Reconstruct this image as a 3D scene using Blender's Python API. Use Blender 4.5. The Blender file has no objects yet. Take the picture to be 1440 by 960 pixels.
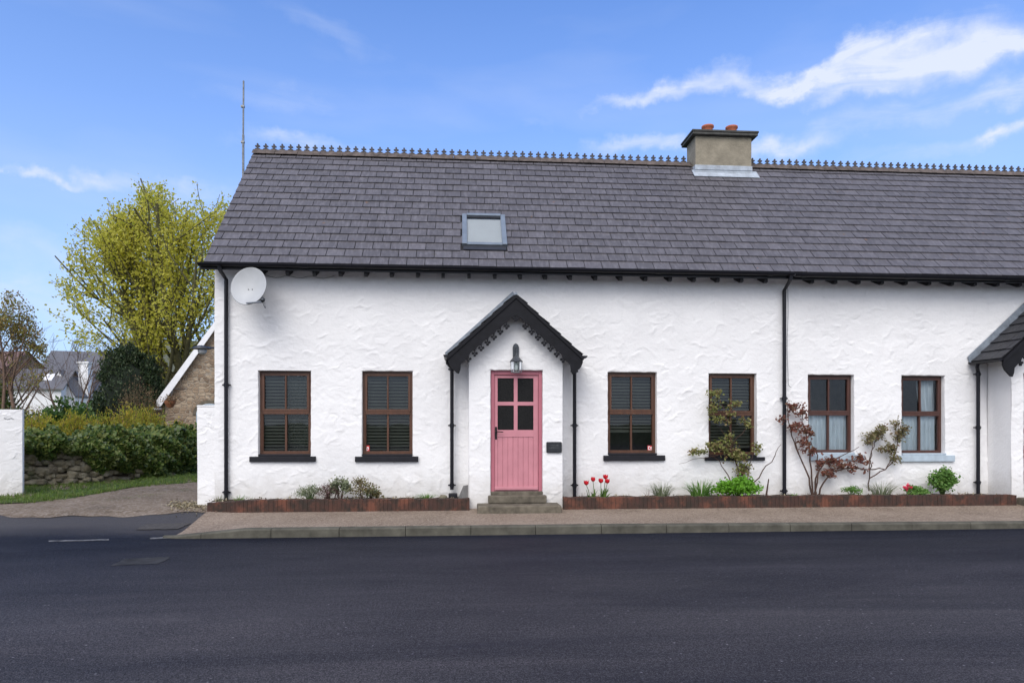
import bpy, math, random
import numpy as np
from mathutils import Vector, Matrix
R = math.radians
rnd = random.Random(7)
rng = np.random.default_rng(11)
scene = bpy.context.scene
COL = scene.collection

# ------------------------------------------------------------------ survey frame
# X runs along the cottage wall, Y into the building, Z up; wall face at Y = 0
TH = math.atan(0.075); CT, ST = math.cos(TH), math.sin(TH)
F = 960.0; HY = 596.0; EYE = 1.6; CY = -12.0

def at(px, py, Y=0.0):
    """survey bearing to the vertical plane at depth Y"""
    a = (px - 720) / F
    t = (Y - CY) / (CT - a * ST)
    return Vector((t * (a * CT + ST), Y, EYE + (HY - py) / F * t))
def X_(px, Y=0.0): return at(px, 600, Y).x
def Z_(px, py, Y=0.0): return at(px, py, Y).z
def gr(px, py, z):
    a = (px - 720) / F; t = (EYE - z) / ((py - HY) / F)
    return Vector((t * (a * CT + ST), CY + t * (CT - a * ST), z))
def far(px, py, d):
    a = (px - 720) / F
    return Vector((d * (a * CT + ST), CY + d * (CT - a * ST), EYE + (HY - py) / F * d))

# ------------------------------------------------------------------ nodes
def newmat(name):
    m = bpy.data.materials.new(name); m.use_nodes = True
    nt = m.node_tree; b = nt.nodes['Principled BSDF']
    return m, nt, b
def nd(nt, typ, **kw):
    n = nt.nodes.new(typ)
    for k, v in kw.items():
        if k in n.inputs.keys() if isinstance(k, str) else False: n.inputs[k].default_value = v
        else: setattr(n, k, v)
    return n
def noise(nt, scale, detail=4, rough=.55, coord='Object', mapscale=None, dist=0.0):
    tc = nt.nodes.new('ShaderNodeTexCoord')
    n = nt.nodes.new('ShaderNodeTexNoise')
    n.inputs['Scale'].default_value = scale; n.inputs['Detail'].default_value = detail
    n.inputs['Roughness'].default_value = rough; n.inputs['Distortion'].default_value = dist
    src = tc.outputs[coord]
    if mapscale:
        mp = nt.nodes.new('ShaderNodeMapping'); mp.inputs['Scale'].default_value = mapscale
        nt.links.new(src, mp.inputs[0]); src = mp.outputs[0]
    nt.links.new(src, n.inputs['Vector'])
    return n.outputs['Fac']
def ramp(nt, fac, stops, interp='LINEAR'):
    r = nt.nodes.new('ShaderNodeValToRGB'); r.color_ramp.interpolation = interp
    el = r.color_ramp.elements
    while len(el) < len(stops): el.new(.5)
    for e, (p, c) in zip(el, stops):
        e.position = p; e.color = (c[0], c[1], c[2], 1) if not isinstance(c, (int, float)) else (c, c, c, 1)
    nt.links.new(fac, r.inputs[0]); return r.outputs[0]
def mix(nt, fac, a, b, mode='MIX'):
    m = nt.nodes.new('ShaderNodeMix'); m.data_type = 'RGBA'; m.blend_type = mode
    for sock, v in ((m.inputs[0], fac), (m.inputs[6], a), (m.inputs[7], b)):
        if isinstance(v, (int, float)): sock.default_value = v
        elif isinstance(v, tuple): sock.default_value = (*v, 1) if len(v) == 3 else v
        else: nt.links.new(v, sock)
    return m.outputs[2]
def math_(nt, op, a, b=None, clamp=False):
    m = nt.nodes.new('ShaderNodeMath'); m.operation = op; m.use_clamp = clamp
    for s, v in zip(m.inputs, (a, b)):
        if v is None: continue
        if isinstance(v, (int, float)): s.default_value = v
        else: nt.links.new(v, s)
    return m.outputs[0]
def bump(nt, b, h, strength=.3, dist=.01):
    n = nt.nodes.new('ShaderNodeBump'); n.inputs['Strength'].default_value = strength
    n.inputs['Distance'].default_value = dist
    nt.links.new(h, n.inputs['Height']); nt.links.new(n.outputs[0], b.inputs['Normal'])
def rand_island(nt):
    return nt.nodes.new('ShaderNodeNewGeometry').outputs['Random Per Island']

def simple(name, col, rough=.6, spec=.5, nscale=8, var=.25, bstr=.15, metal=0, ndist=.004, mapscale=None):
    m, nt, b = newmat(name)
    n = noise(nt, nscale, 5, .6, mapscale=mapscale)
    lo = tuple(c * (1 - var) for c in col); hi = tuple(min(1, c * (1 + var)) for c in col)
    nt.links.new(ramp(nt, n, [(.3, lo), (.7, hi)]), b.inputs['Base Color'])
    b.inputs['Roughness'].default_value = rough; b.inputs['Specular IOR Level'].default_value = spec
    b.inputs['Metallic'].default_value = metal
    if bstr: bump(nt, b, noise(nt, nscale * 6, 4, .6, mapscale=mapscale), bstr, ndist)
    return m

def m_render():
    m, nt, b = newmat('white_render')
    big = noise(nt, .9, 5, .6); mid = noise(nt, 5, 5, .65)
    c = mix(nt, ramp(nt, big, [(.35, 0.0), (.75, 1.0)]), (.815, .805, .80), (.73, .72, .72))
    c = mix(nt, ramp(nt, mid, [(.55, 0.0), (.8, .35)]), c, (.66, .65, .64))
    # weather streaks running down
    st = noise(nt, 1.0, 5, .6, mapscale=(7, 7, .7))
    c = mix(nt, ramp(nt, st, [(.58, 0.0), (.8, .22)]), c, (.60, .60, .60))
    sp = noise(nt, 60, 2, .5)
    c = mix(nt, ramp(nt, sp, [(.70, 0.0), (.76, .35)]), c, (.45, .43, .41))
    # splash dirt at the foot of the wall
    tcw = nt.nodes.new('ShaderNodeTexCoord'); spw = nt.nodes.new('ShaderNodeSeparateXYZ'); nt.links.new(tcw.outputs['Object'], spw.inputs[0])
    foot = nt.nodes.new('ShaderNodeMapRange'); foot.inputs[1].default_value = .62; foot.inputs[2].default_value = .12
    nt.links.new(math_(nt, 'ADD', spw.outputs[2], math_(nt, 'MULTIPLY', math_(nt, 'SUBTRACT', mid, .5), .9)), foot.inputs[0])
    c = mix(nt, math_(nt, 'MULTIPLY', foot.outputs[0], .55), c, (.50, .47, .43))
    c = mix(nt, ramp(nt, noise(nt, 2.2, 7, .75, dist=1.2), [(.62, 0.0), (.70, .28)]), c, (.55, .545, .54))
    nt.links.new(c, b.inputs['Base Color'])
    b.inputs['Roughness'].default_value = .75; b.inputs['Specular IOR Level'].default_value = .25
    h = math_(nt, 'ADD', noise(nt, 24, 4, .6), math_(nt, 'MULTIPLY', noise(nt, 5, 4, .6, mapscale=(1, 1, 1.5), dist=.8), 1.6))
    bump(nt, b, h, .4, .012)
    return m
def m_slate(name='slate', k=1.0, tint=(1, .94, 1.03)):
    m, nt, b = newmat(name)
    r = rand_island(nt)
    c = ramp(nt, r, [(0, tuple(.082 * k * t for t in tint)), (.5, tuple(.092 * k * t for t in tint)), (.9, tuple(.102 * k * t for t in tint)), (1, tuple(.118 * k * t for t in tint))])
    streak = noise(nt, 1, 5, .7, mapscale=(20, 5, 5))
    c = mix(nt, ramp(nt, streak, [(.46, 0.0), (.72, .65)]), c, tuple(.19 * k * t for t in tint))
    c = mix(nt, ramp(nt, noise(nt, 8, 5, .7), [(.28, .6), (.46, 0.0)]), c, tuple(.062 * k * t for t in tint))
    lich = noise(nt, 4.5, 6, .7)
    c = mix(nt, ramp(nt, lich, [(.64, 0.0), (.72, .6)]), c, (.10, .085, .05))
    sp = noise(nt, 9, 2, .4)
    c = mix(nt, ramp(nt, sp, [(.77, 0.0), (.79, .6)]), c, (.22, .10, .05))
    nt.links.new(c, b.inputs['Base Color'])
    b.inputs['Roughness'].default_value = .55; b.inputs['Specular IOR Level'].default_value = .35
    bump(nt, b, noise(nt, 40, 5, .6), .25, .004)
    return m
def m_asphalt():
    m, nt, b = newmat('asphalt')
    tc = nt.nodes.new('ShaderNodeTexCoord')
    big = noise(nt, .35, 5, .6, mapscale=(.5, 1.4, 1)); f1 = noise(nt, 95, 2, .6); f2 = noise(nt, 38, 3, .7); f3 = noise(nt, 15, 3, .75)
    sp = nt.nodes.new('ShaderNodeSeparateXYZ'); nt.links.new(tc.outputs['Object'], sp.inputs[0])
    yy = math_(nt, 'ADD', sp.outputs[1], math_(nt, 'MULTIPLY', math_(nt, 'SUBTRACT', big, .5), 3.5))
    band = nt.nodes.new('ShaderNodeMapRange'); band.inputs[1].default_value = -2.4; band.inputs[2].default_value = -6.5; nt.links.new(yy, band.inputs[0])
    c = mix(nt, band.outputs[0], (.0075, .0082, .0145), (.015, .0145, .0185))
    c = mix(nt, ramp(nt, f1, [(.50, 0.0), (.66, .9)]), c, (.072, .072, .080))
    c = mix(nt, ramp(nt, f2, [(.52, 0.0), (.70, .8)]), c, (.062, .062, .070))
    c = mix(nt, ramp(nt, f3, [(.54, 0.0), (.74, .6)]), c, (.052, .052, .060))
    c = mix(nt, ramp(nt, f2, [(.28, .7), (.44, 0.0)]), c, (.004, .004, .006))
    vo = nt.nodes.new('ShaderNodeTexVoronoi'); vo.inputs['Scale'].default_value = 30
    nt.links.new(tc.outputs['Object'], vo.inputs['Vector'])
    sel = math_(nt, 'MULTIPLY', ramp(nt, vo.outputs['Distance'], [(.14, 1.0), (.30, 0.0)]), ramp(nt, vo.outputs['Color'], [(.88, 0.0), (.91, .8)]))
    c = mix(nt, math_(nt, 'MULTIPLY', sel, .75), c, (.22, .22, .24))
    worn = noise(nt, .8, 6, .7, mapscale=(.35, 1.2, 1))
    c = mix(nt, ramp(nt, worn, [(.52, 0.0), (.8, .38)]), c, (.060, .058, .064))
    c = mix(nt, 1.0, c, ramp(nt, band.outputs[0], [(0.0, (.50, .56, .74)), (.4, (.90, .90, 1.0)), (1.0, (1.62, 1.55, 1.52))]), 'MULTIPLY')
    tr_ = noise(nt, .55, 6, .7, mapscale=(.25, 1.6, 1), dist=.6)
    c = mix(nt, 1.0, c, ramp(nt, tr_, [(.32, (.58, .60, .68)), (.50, (1, 1, 1)), (.68, (1.5, 1.45, 1.38))]), 'MULTIPLY')
    b2 = nt.nodes.new('ShaderNodeMapRange'); b2.inputs[1].default_value = -2.0; b2.inputs[2].default_value = -1.25
    nt.links.new(math_(nt, 'ADD', sp.outputs[1], math_(nt, 'MULTIPLY', math_(nt, 'SUBTRACT', worn, .5), 1.2)), b2.inputs[0])
    c = mix(nt, math_(nt, 'MULTIPLY', b2.outputs[0], .85), c, (.078, .073, .074))
    nt.links.new(c, b.inputs['Base Color'])
    nt.links.new(ramp(nt, big, [(.3, .58), (.7, .78)]), b.inputs['Roughness'])
    b.inputs['Specular IOR Level'].default_value = .14
    h = math_(nt, 'ADD', math_(nt, 'ADD', f1, f2), f3)
    bump(nt, b, h, .9, .016)
    return m
def m_ground(name, cols, scale=3, speck=(.3, .28, .26), speckamt=.5, fs=45, rough=.9, bs=.5):
    m, nt, b = newmat(name)
    n = noise(nt, scale, 7, .65); f = noise(nt, fs, 3, .7)
    c = ramp(nt, n, [(.3, cols[0]), (.5, cols[1]), (.7, cols[2])])
    c = mix(nt, ramp(nt, f, [(.48, 0.0), (.72, speckamt)]), c, speck)
    g = noise(nt, fs * .36, 4, .75)
    c = mix(nt, ramp(nt, g, [(.50, 0.0), (.74, speckamt * .8)]), c, speck)
    c = mix(nt, ramp(nt, g, [(.24, speckamt), (.44, 0.0)]), c, tuple(x * .45 for x in cols[0]))
    nt.links.new(c, b.inputs['Base Color']); b.inputs['Roughness'].default_value = rough
    b.inputs['Specular IOR Level'].default_value = .2
    bump(nt, b, math_(nt, 'ADD', f, math_(nt, 'ADD', n, g)), bs, .02)
    return m
def m_leaf(name, cols, rough=.5, trans=.35):
    m, nt, b = newmat(name)
    r = rand_island(nt)
    n = len(cols)
    nt.links.new(ramp(nt, r, [(i / max(1, n - 1), c) for i, c in enumerate(cols)]), b.inputs['Base Color'])
    b.inputs['Roughness'].default_value = rough; b.inputs['Specular IOR Level'].default_value = .3
    tr = nt.nodes.new('ShaderNodeBsdfTranslucent')
    nt.links.new(ramp(nt, r, [(i / max(1, n - 1), tuple(min(1, x * 1.4) for x in c)) for i, c in enumerate(cols)]), tr.inputs[0])
    ms = nt.nodes.new('ShaderNodeMixShader'); ms.inputs[0].default_value = trans
    out = nt.nodes['Material Output']
    nt.links.new(b.outputs[0], ms.inputs[1]); nt.links.new(tr.outputs[0], ms.inputs[2])
    nt.links.new(ms.outputs[0], out.inputs[0])
    return m
def m_glass(name='window_glass', tint=(.88, .92, .91), refl=.06, rough=.02):
    m, nt, b = newmat(name)
    nt.nodes.remove(b)
    g = nt.nodes.new('ShaderNodeBsdfGlossy'); g.inputs['Roughness'].default_value = rough
    g.inputs['Color'].default_value = (.9, .95, 1, 1)
    t = nt.nodes.new('ShaderNodeBsdfTransparent'); t.inputs[0].default_value = (*tint, 1)
    lw = nt.nodes.new('ShaderNodeFresnel'); lw.inputs[0].default_value = 1.5
    nn = nt.nodes.new('ShaderNodeBump'); nn.inputs['Strength'].default_value = .04; nn.inputs['Distance'].default_value = .02
    nt.links.new(noise(nt, 2.5, 2, .5), nn.inputs['Height']); nt.links.new(nn.outputs[0], g.inputs['Normal'])
    ms = nt.nodes.new('ShaderNodeMixShader')
    nt.links.new(lw.outputs[0], ms.inputs[0]); nt.links.new(t.outputs[0], ms.inputs[1]); nt.links.new(g.outputs[0], ms.inputs[2])
    nt.links.new(ms.outputs[0], nt.nodes['Material Output'].inputs[0])
    return m
def m_wood(name, a, bcol, rough=.45):
    m, nt, b = newmat(name)
    n = noise(nt, 6, 6, .65, mapscale=(3, 3, .6), dist=.6)
    c = ramp(nt, n, [(.3, a), (.7, bcol)])
    c = mix(nt, ramp(nt, noise(nt, 30, 3, .6), [(.7, 0.0), (.8, .5)]), c, (.26, .16, .09))
    nt.links.new(c, b.inputs['Base Color']); b.inputs['Roughness'].default_value = rough
    bump(nt, b, noise(nt, 60, 3, .6, mapscale=(2, 2, .3)), .2, .003)
    return m
def m_brick_edge():
    m, nt, b = newmat('old_brick')
    r = rand_island(nt)
    c = ramp(nt, r, [(0, (.058, .025, .018)), (.6, (.068, .028, .019)), (1, (.085, .033, .021))])
    c = mix(nt, ramp(nt, noise(nt, 5, 6, .75), [(.40, 0.0), (.62, .9)]), c, (.024, .018, .013))
    c = mix(nt, ramp(nt, noise(nt, 3, 5, .7), [(.50, 0.0), (.64, .7)]), c, (.17, .058, .032))
    c = mix(nt, ramp(nt, noise(nt, 22, 4, .7), [(.66, 0.0), (.76, .5)]), c, (.20, .15, .12))
    c = mix(nt, ramp(nt, noise(nt, 1, 5, .7, mapscale=(9, 9, 7)), [(.50, 0.0), (.66, .65)]), c, (.022, .018, .013))
    nt.links.new(c, b.inputs['Base Color']); b.inputs['Roughness'].default_value = .85
    bump(nt, b, noise(nt, 45, 5, .7), .6, .01)
    return m
def m_rubble(name, cols, scale=5.0, mscale=(1, 1, 1.9), mortar=(.30, .26, .21)):
    m, nt, b = newmat(name)
    tc = nt.nodes.new('ShaderNodeTexCoord'); mp = nt.nodes.new('ShaderNodeMapping'); mp.inputs['Scale'].default_value = mscale
    nt.links.new(tc.outputs['Object'], mp.inputs[0])
    v1 = nt.nodes.new('ShaderNodeTexVoronoi'); v1.inputs['Scale'].default_value = scale; v1.inputs['Randomness'].default_value = .75
    v2 = nt.nodes.new('ShaderNodeTexVoronoi'); v2.feature = 'DISTANCE_TO_EDGE'; v2.inputs['Scale'].default_value = scale; v2.inputs['Randomness'].default_value = .75
    for v in (v1, v2): nt.links.new(mp.outputs[0], v.inputs['Vector'])
    sep = nt.nodes.new('ShaderNodeSeparateColor'); nt.links.new(v1.outputs['Color'], sep.inputs[0])
    c = ramp(nt, sep.outputs[0], [(i / (len(cols) - 1), x) for i, x in enumerate(cols)])
    c = mix(nt, ramp(nt, noise(nt, 14, 5, .7), [(.4, 0.0), (.75, .5)]), c, tuple(x * .55 for x in cols[0]))
    ed = ramp(nt, v2.outputs['Distance'], [(.02, 1.0), (.06, 0.0)])
    c = mix(nt, ed, c, mortar)
    nt.links.new(c, b.inputs['Base Color']); b.inputs['Roughness'].default_value = .9
    bump(nt, b, ramp(nt, v2.outputs['Distance'], [(0, 0.0), (.12, 1.0)]), .7, .03)
    return m

def m_field():
    m, nt, b = newmat('fieldstone')
    c = ramp(nt, rand_island(nt), [(0, (.11, .09, .055)), (.4, (.17, .145, .095)), (.7, (.22, .19, .13)), (1, (.14, .12, .09))])
    c = mix(nt, ramp(nt, noise(nt, 9, 5, .7), [(.42, 0.0), (.68, .7)]), c, (.28, .265, .215))
    c = mix(nt, ramp(nt, noise(nt, 4, 5, .7), [(.52, 0.0), (.68, .8)]), c, (.06, .075, .025))
    nt.links.new(c, b.inputs['Base Color']); b.inputs['Roughness'].default_value = .92; b.inputs['Specular IOR Level'].default_value = .2
    bump(nt, b, noise(nt, 22, 5, .7), .9, .02); return m
M = dict(
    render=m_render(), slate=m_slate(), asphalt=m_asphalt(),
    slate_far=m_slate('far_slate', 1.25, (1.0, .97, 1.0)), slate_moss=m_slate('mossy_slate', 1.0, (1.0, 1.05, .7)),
    underlay=simple('roof_underlay', (.012, .012, .014), .9),
    porchslate=m_slate('porch_slate', .30, (1, 1, 1.15)),
    black=simple('black_paint', (.0065, .0065, .009), .6, .22, 12, .4, .12),
    plastic=simple('black_pipe_plastic', (.006, .006, .010), .42, .3, 6, .4, .05),
    frame=m_wood('stained_window_wood', (.058, .022, .010), (.105, .042, .019)),
    frame2=m_wood('dark_red_window_wood', (.050, .018, .012), (.080, .030, .020)),
    pink=simple('pink_door_paint', (.50, .205, .24), .5, .4, 4, .08, .25),
    pinkframe=simple('pink_frame_paint', (.41, .13, .165), .45, .5, 5, .06, .08),
    redwood=simple('dark_red_door_paint', (.13, .03, .025), .4),
    glass=m_glass(), privglass=simple('obscured_door_glass', (.005, .005, .005), .3, .2, 60, .5, .6, ndist=.01),
    blind=simple('grey_blind_slat', (.165, .165, .142), .5, .4, 3, .1, .0),
    curtain=simple('pale_blue_curtain', (.76, .81, .86), .85, .1, 3, .08, .0),
    netc=simple('grey_green_drape', (.16, .18, .165), .85, .1, 3, .15, .0),
    sill=simple('black_sill_paint', (.010, .010, .014), .6, .3, 10, .3, .3),
    bluesill=simple('pale_blue_sill_paint', (.40, .475, .54), .6, .4, 10, .12, .2),
    lead=simple('lead_sheet', (.22, .25, .29), .5, .4, 9, .3, .4, metal=.2, ndist=.01),
    leadlight=simple('painted_flashing', (.36, .40, .45), .6, .3, 7, .25, .5, ndist=.01),
    crest=simple('clay_ridge', (.105, .085, .075), .85, .3, 9, .5, .4),
    crestgrey=simple('weathered_ridge_finial', (.07, .066, .07), .8, .3, 9, .4, .3),
    chimney=simple('grey_render', (.27, .24, .185), .9, .2, 4.5, .22, .9, ndist=.012),
    capm=simple('dark_concrete_cap', (.075, .075, .07), .85, .3, 8, .35, .5),
    terracotta=simple('terracotta', (.42, .13, .07), .75, .3, 12, .25, .2),
    alu=simple('skylight_cladding', (.20, .235, .275), .42, .5, 6, .12, .05, metal=.3),
    darkalu=simple('dark_skylight_rubber', (.02, .022, .028), .5),
    skyblind=simple('white_roller_blind', (.42, .42, .44), .8, .2, 3, .03, 0),
    dish=simple('dish_grey_paint', (.40, .41, .42), .5, .4, 5, .06, .05),
    steel=simple('galvanised_steel', (.20, .21, .22), .5, .5, 14, .3, .1, metal=.6),
    lampmetal=simple('lantern_pewter', (.055, .06, .068), .4, .5, 20, .4, .2, metal=.5),
    lampglass=m_glass('lantern_glass', (.8, .85, .85)),
    bulb=simple('frosted_bulb', (.7, .7, .68), .5, .4, 4, .05, 0),
    concrete=simple('step_concrete', (.125, .108, .082), .9, .25, 7, .45, .8, ndist=.008),
    kerb=simple('kerb_concrete', (.088, .083, .066), .9, .25, 5, .35, .6, ndist=.006),
    footpath=m_ground('footpath_concrete', [(.135, .098, .072), (.19, .142, .106), (.235, .183, .142)], 1.3, (.42, .35, .28), .85, 60, .9, .35),
    gravel=m_ground('gravel_lane', [(.075, .056, .036), (.15, .112, .078), (.215, .17, .13)], .9, (.36, .31, .26), .75, 26, .95, .9),
    oldtar=m_ground('old_tar', [(.035, .033, .033), (.052, .049, .048), (.07, .066, .063)], .8, (.13, .12, .115), .6, 50, .9, .6),
    soil=m_ground('soil', [(.03, .022, .015), (.05, .036, .025), (.07, .05, .035)], 6, (.12, .09, .06), .6, 40, .95, 1),
    field=m_ground('field', [(.045, .065, .02), (.06, .085, .025), (.08, .10, .035)], .8, (.09, .12, .04), .5, 20, .95, 1),
    brick=m_brick_edge(), mortar=simple('dirty_mortar', (.060, .045, .036), .95, .2, 12, .5, .5),
    stone=m_field(),
    rubble=m_rubble('brown_rubble_stone', [(.19, .13, .085), (.31, .225, .15), (.42, .33, .235), (.26, .19, .13)]),
    brownwall=m_rubble('far_brown_stone', [(.13, .09, .055), (.18, .125, .08), (.22, .16, .11)], 3),
    white=simple('white_paint', (.78, .78, .80), .6, .3, 4, .05, .2),
    bark=simple('bark', (.105, .098, .05), .9, .2, 8, .4, .8, ndist=.03),
    twig=simple('brown_twig', (.15, .10, .075), .85, .2, 8, .35, .2),
    twigdark=simple('dark_red_stem', (.075, .045, .035), .8, .2, 8, .35, .2),
    stemgreen=simple('green_stem', (.09, .14, .04), .6),
    leaf_spring=m_leaf('spring_leaf', [(.34, .35, .04), (.50, .47, .06), (.62, .57, .12), (.42, .40, .06)], trans=.55),
    leaf_ever=m_leaf('evergreen_leaf', [(.010, .024, .008), (.020, .040, .012), (.035, .058, .018), (.05, .06, .025)], trans=.1),
    leaf_ivy=m_leaf('hedge_leaf', [(.022, .045, .010), (.05, .09, .018), (.10, .15, .03), (.20, .22, .06), (.06, .10, .02)], .35, .3),
    leaf_yellow=m_leaf('yellow_shrub_leaf', [(.26, .27, .03), (.42, .36, .04), (.22, .29, .04), (.52, .36, .05), (.16, .22, .03)], trans=.45),
    leaf_bush=m_leaf('green_bush_leaf', [(.04, .09, .02), (.07, .14, .03), (.12, .19, .04)], trans=.3),
    leaf_bud=m_leaf('brown_bud_leaf', [(.22, .17, .05), (.32, .27, .08), (.20, .22, .05), (.36, .20, .09)], trans=.45),
    twigbud=simple('olive_twig', (.075, .068, .04), .85, .2, 8, .35, .2),
    leaf_brown=m_leaf('brown_shrub_leaf', [(.16, .085, .045), (.22, .14, .07), (.13, .10, .05)], trans=.2),
    leaf_rose=m_leaf('rose_leaf', [(.09, .11, .03), (.17, .19, .05), (.25, .24, .09), (.16, .085, .05)], trans=.3),
    leaf_bronze=m_leaf('bronze_leaf', [(.10, .035, .028), (.16, .055, .04), (.22, .09, .06), (.13, .08, .045)], trans=.3),
    leaf_olive=m_leaf('olive_leaf', [(.11, .10, .04), (.16, .15, .06), (.20, .17, .08), (.14, .075, .05)], trans=.3),
    leaf_bright=m_leaf('bright_leaf', [(.10, .26, .015), (.16, .36, .03), (.07, .19, .015)], trans=.3),
    leaf_mid=m_leaf('mid_green_leaf', [(.07, .16, .03), (.12, .24, .05), (.17, .28, .07)], trans=.3),
    leaf_grey=m_leaf('grey_green_leaf', [(.12, .15, .08), (.19, .22, .13), (.27, .28, .18)], trans=.2),
    leaf_heath=m_leaf('heather_leaf', [(.10, .05, .05), (.15, .08, .08), (.12, .11, .06)], trans=.2),
    petal=m_leaf('red_petal', [(.55, .012, .02), (.72, .02, .035), (.45, .01, .02)], trans=.25),
    pinkpetal=m_leaf('pink_petal', [(.62, .04, .10), (.75, .10, .16)], trans=.25),
    grass=m_leaf('grass_blade', [(.06, .11, .015), (.10, .17, .025), (.14, .20, .04), (.17, .18, .06)], trans=.3),
    litter=m_leaf('dead_leaf', [(.30, .25, .13), (.22, .17, .10), (.40, .36, .25), (.16, .12, .07)], trans=.1),
    paintline=simple('worn_white_line', (.115, .115, .118), .85, .2, 9, .85, .1),
    chalk=simple('faded_line', (.030, .030, .032), .85, .2, 5, .5, .1),
    red=simple('sticker_red', (.62, .05, .05), .5, .4, 4, .04, 0),
    stickerwhite=simple('sticker_white', (.8, .8, .8), .5, .4, 4, .04, 0),
    plaque=simple('plaque_slate', (.018, .019, .022), .35, .5, 12, .3, .1),
    plaquetext=simple('plaque_lettering', (.085, .09, .09), .5, .5, 12, .2, 0),
    wicker=simple('brown_wicker', (.24, .10, .05), .85, .2, 30, .4, .6),
    darkroom=simple('room_plaster', (.10, .09, .085), .9),
    board=simple('weathered_board', (.16, .155, .15), .85, .2, 8, .3, .5, mapscale=(4, 4, 1)),
    rooftile=m_slate('red_brown_roof', 1.0, (1.6, .95, .75)),
)

# ------------------------------------------------------------------ mesh building
def wloc(o):
    v = Vector((0, 0, 0))
    while o is not None:
        v += o.location; o = o.parent
    return v
class MB:
    def __init__(s): s.v = []; s.f = []
    def add(s, vs, fs):
        n = len(s.v); s.v += [tuple(v) for v in vs]; s.f += [tuple(i + n for i in f) for f in fs]; return s
    def box(s, x0, x1, y0, y1, z0, z1, mat=None, c=None):
        vs = [Vector((x, y, z)) for x in (x0, x1) for y in (y0, y1) for z in (z0, z1)]
        if mat is not None: vs = [mat @ v for v in vs]
        return s.add(vs, [(0, 1, 3, 2), (4, 6, 7, 5), (0, 4, 5, 1), (2, 3, 7, 6), (0, 2, 6, 4), (1, 5, 7, 3)])
    def prism(s, poly, y0, y1):
        n = len(poly)
        area = sum(poly[i][0] * poly[(i + 1) % n][1] - poly[(i + 1) % n][0] * poly[i][1] for i in range(n))
        if area < 0: poly = poly[::-1]
        vs = [(x, y0, z) for x, z in poly] + [(x, y1, z) for x, z in poly]
        fs = [tuple(range(n)), tuple(range(2 * n - 1, n - 1, -1))]
        for i in range(n):
            j = (i + 1) % n; fs.append((j, i, n + i, n + j))
        return s.add(vs, fs)
    def tube(s, pts, rad, n=8, cap=True):
        pts = [Vector(p) for p in pts]
        if isinstance(rad, (int, float)): rad = [rad] * len(pts)
        vs = []; fs = []; prev = None
        for i, p in enumerate(pts):
            d = (pts[min(i + 1, len(pts) - 1)] - pts[max(i - 1, 0)])
            if d.length < 1e-9: d = Vector((0, 0, 1))
            d.normalize()
            if prev is None:
                u = d.orthogonal().normalized()
            else:
                u = prev - d * prev.dot(d)
                u = u.normalized() if u.length > 1e-6 else d.orthogonal().normalized()
            prev = u; w = d.cross(u)
            for k in range(n):
                a = 2 * math.pi * k / n
                vs.append(p + (u * math.cos(a) + w * math.sin(a)) * rad[i])
        for i in range(len(pts) - 1):
            for k in range(n):
                a = i * n + k; b = i * n + (k + 1) % n
                fs.append((a, b, b + n, a + n))
        if cap: fs += [tuple(range(n - 1, -1, -1)), tuple(range((len(pts) - 1) * n, len(pts) * n))]
        return s.add(vs, fs)
    def lathe(s, c, prof, n=16, tilt=None):
        vs = []; fs = []; m = len(prof)
        for k in range(n):
            a = 2 * math.pi * k / n
            for r, z in prof:
                v = Vector((r * math.cos(a), r * math.sin(a), z))
                if tilt is not None: v = tilt @ v
                vs.append(Vector(c) + v)
        for k in range(n):
            j = (k + 1) % n
            for i in range(m - 1): fs.append((k * m + i, j * m + i, j * m + i + 1, k * m + i + 1))
        return s.add(vs, fs)
    def blob(s, c, r, seed=0, jag=.15, sub=2):
        import bmesh
        bm = bmesh.new(); bmesh.ops.create_icosphere(bm, subdivisions=sub, radius=1)
        rr = random.Random(seed); bm.verts.ensure_lookup_table()
        ph = [rr.uniform(0, 6) for _ in range(6)]
        vs = []
        for v in bm.verts:
            p = v.co
            k = 1 + jag * (math.sin(p.x * 3 + ph[0]) * math.sin(p.y * 3 + ph[1]) + .6 * math.sin(p.z * 5 + ph[2] + p.x * 2) + .5 * math.sin(p.y * 7 + ph[3]))
            q = Vector((math.copysign(abs(p.x) ** .75, p.x), math.copysign(abs(p.y) ** .75, p.y), math.copysign(abs(p.z) ** .75, p.z))) * k
            vs.append((c[0] + q.x * r[0], c[1] + q.y * r[1], c[2] + q.z * r[2]))
        fs = [tuple(v.index for v in f.verts) for f in bm.faces]; bm.free()
        return s.add(vs, fs)
    def build(s, name, mat, parent=None, smooth=False, bevel=0, loc=None, label=None):
        off = wloc(parent) if parent is not None else Vector(loc or (0, 0, 0))
        me = bpy.data.meshes.new(name)
        arr = np.array(s.v, dtype=float).reshape(-1, 3) - np.array(off)
        me.from_pydata(arr.tolist(), [], s.f); me.update()
        me.materials.append(mat)
        if smooth: me.polygons.foreach_set('use_smooth', [True] * len(me.polygons))
        o = bpy.data.objects.new(name, me); COL.objects.link(o)
        if parent is not None: o.parent = parent
        else: o.location = off
        if bevel:
            b = o.modifiers.new('bevel', 'BEVEL'); b.width = bevel; b.segments = 2; b.limit_method = 'ANGLE'
        if label: o['label'] = label
        return o

def thing(name, label, cat, loc, group=None):
    o = bpy.data.objects.new(name, None); COL.objects.link(o); o.location = loc
    o.empty_display_size = .2
    return tag(o, label, cat, group)
def tag(o, label, cat, group=None, kind=None):
    if label: o['label'] = label
    if cat: o['category'] = cat
    if group: o['group'] = group
    if kind: o['kind'] = kind
    return o

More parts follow.
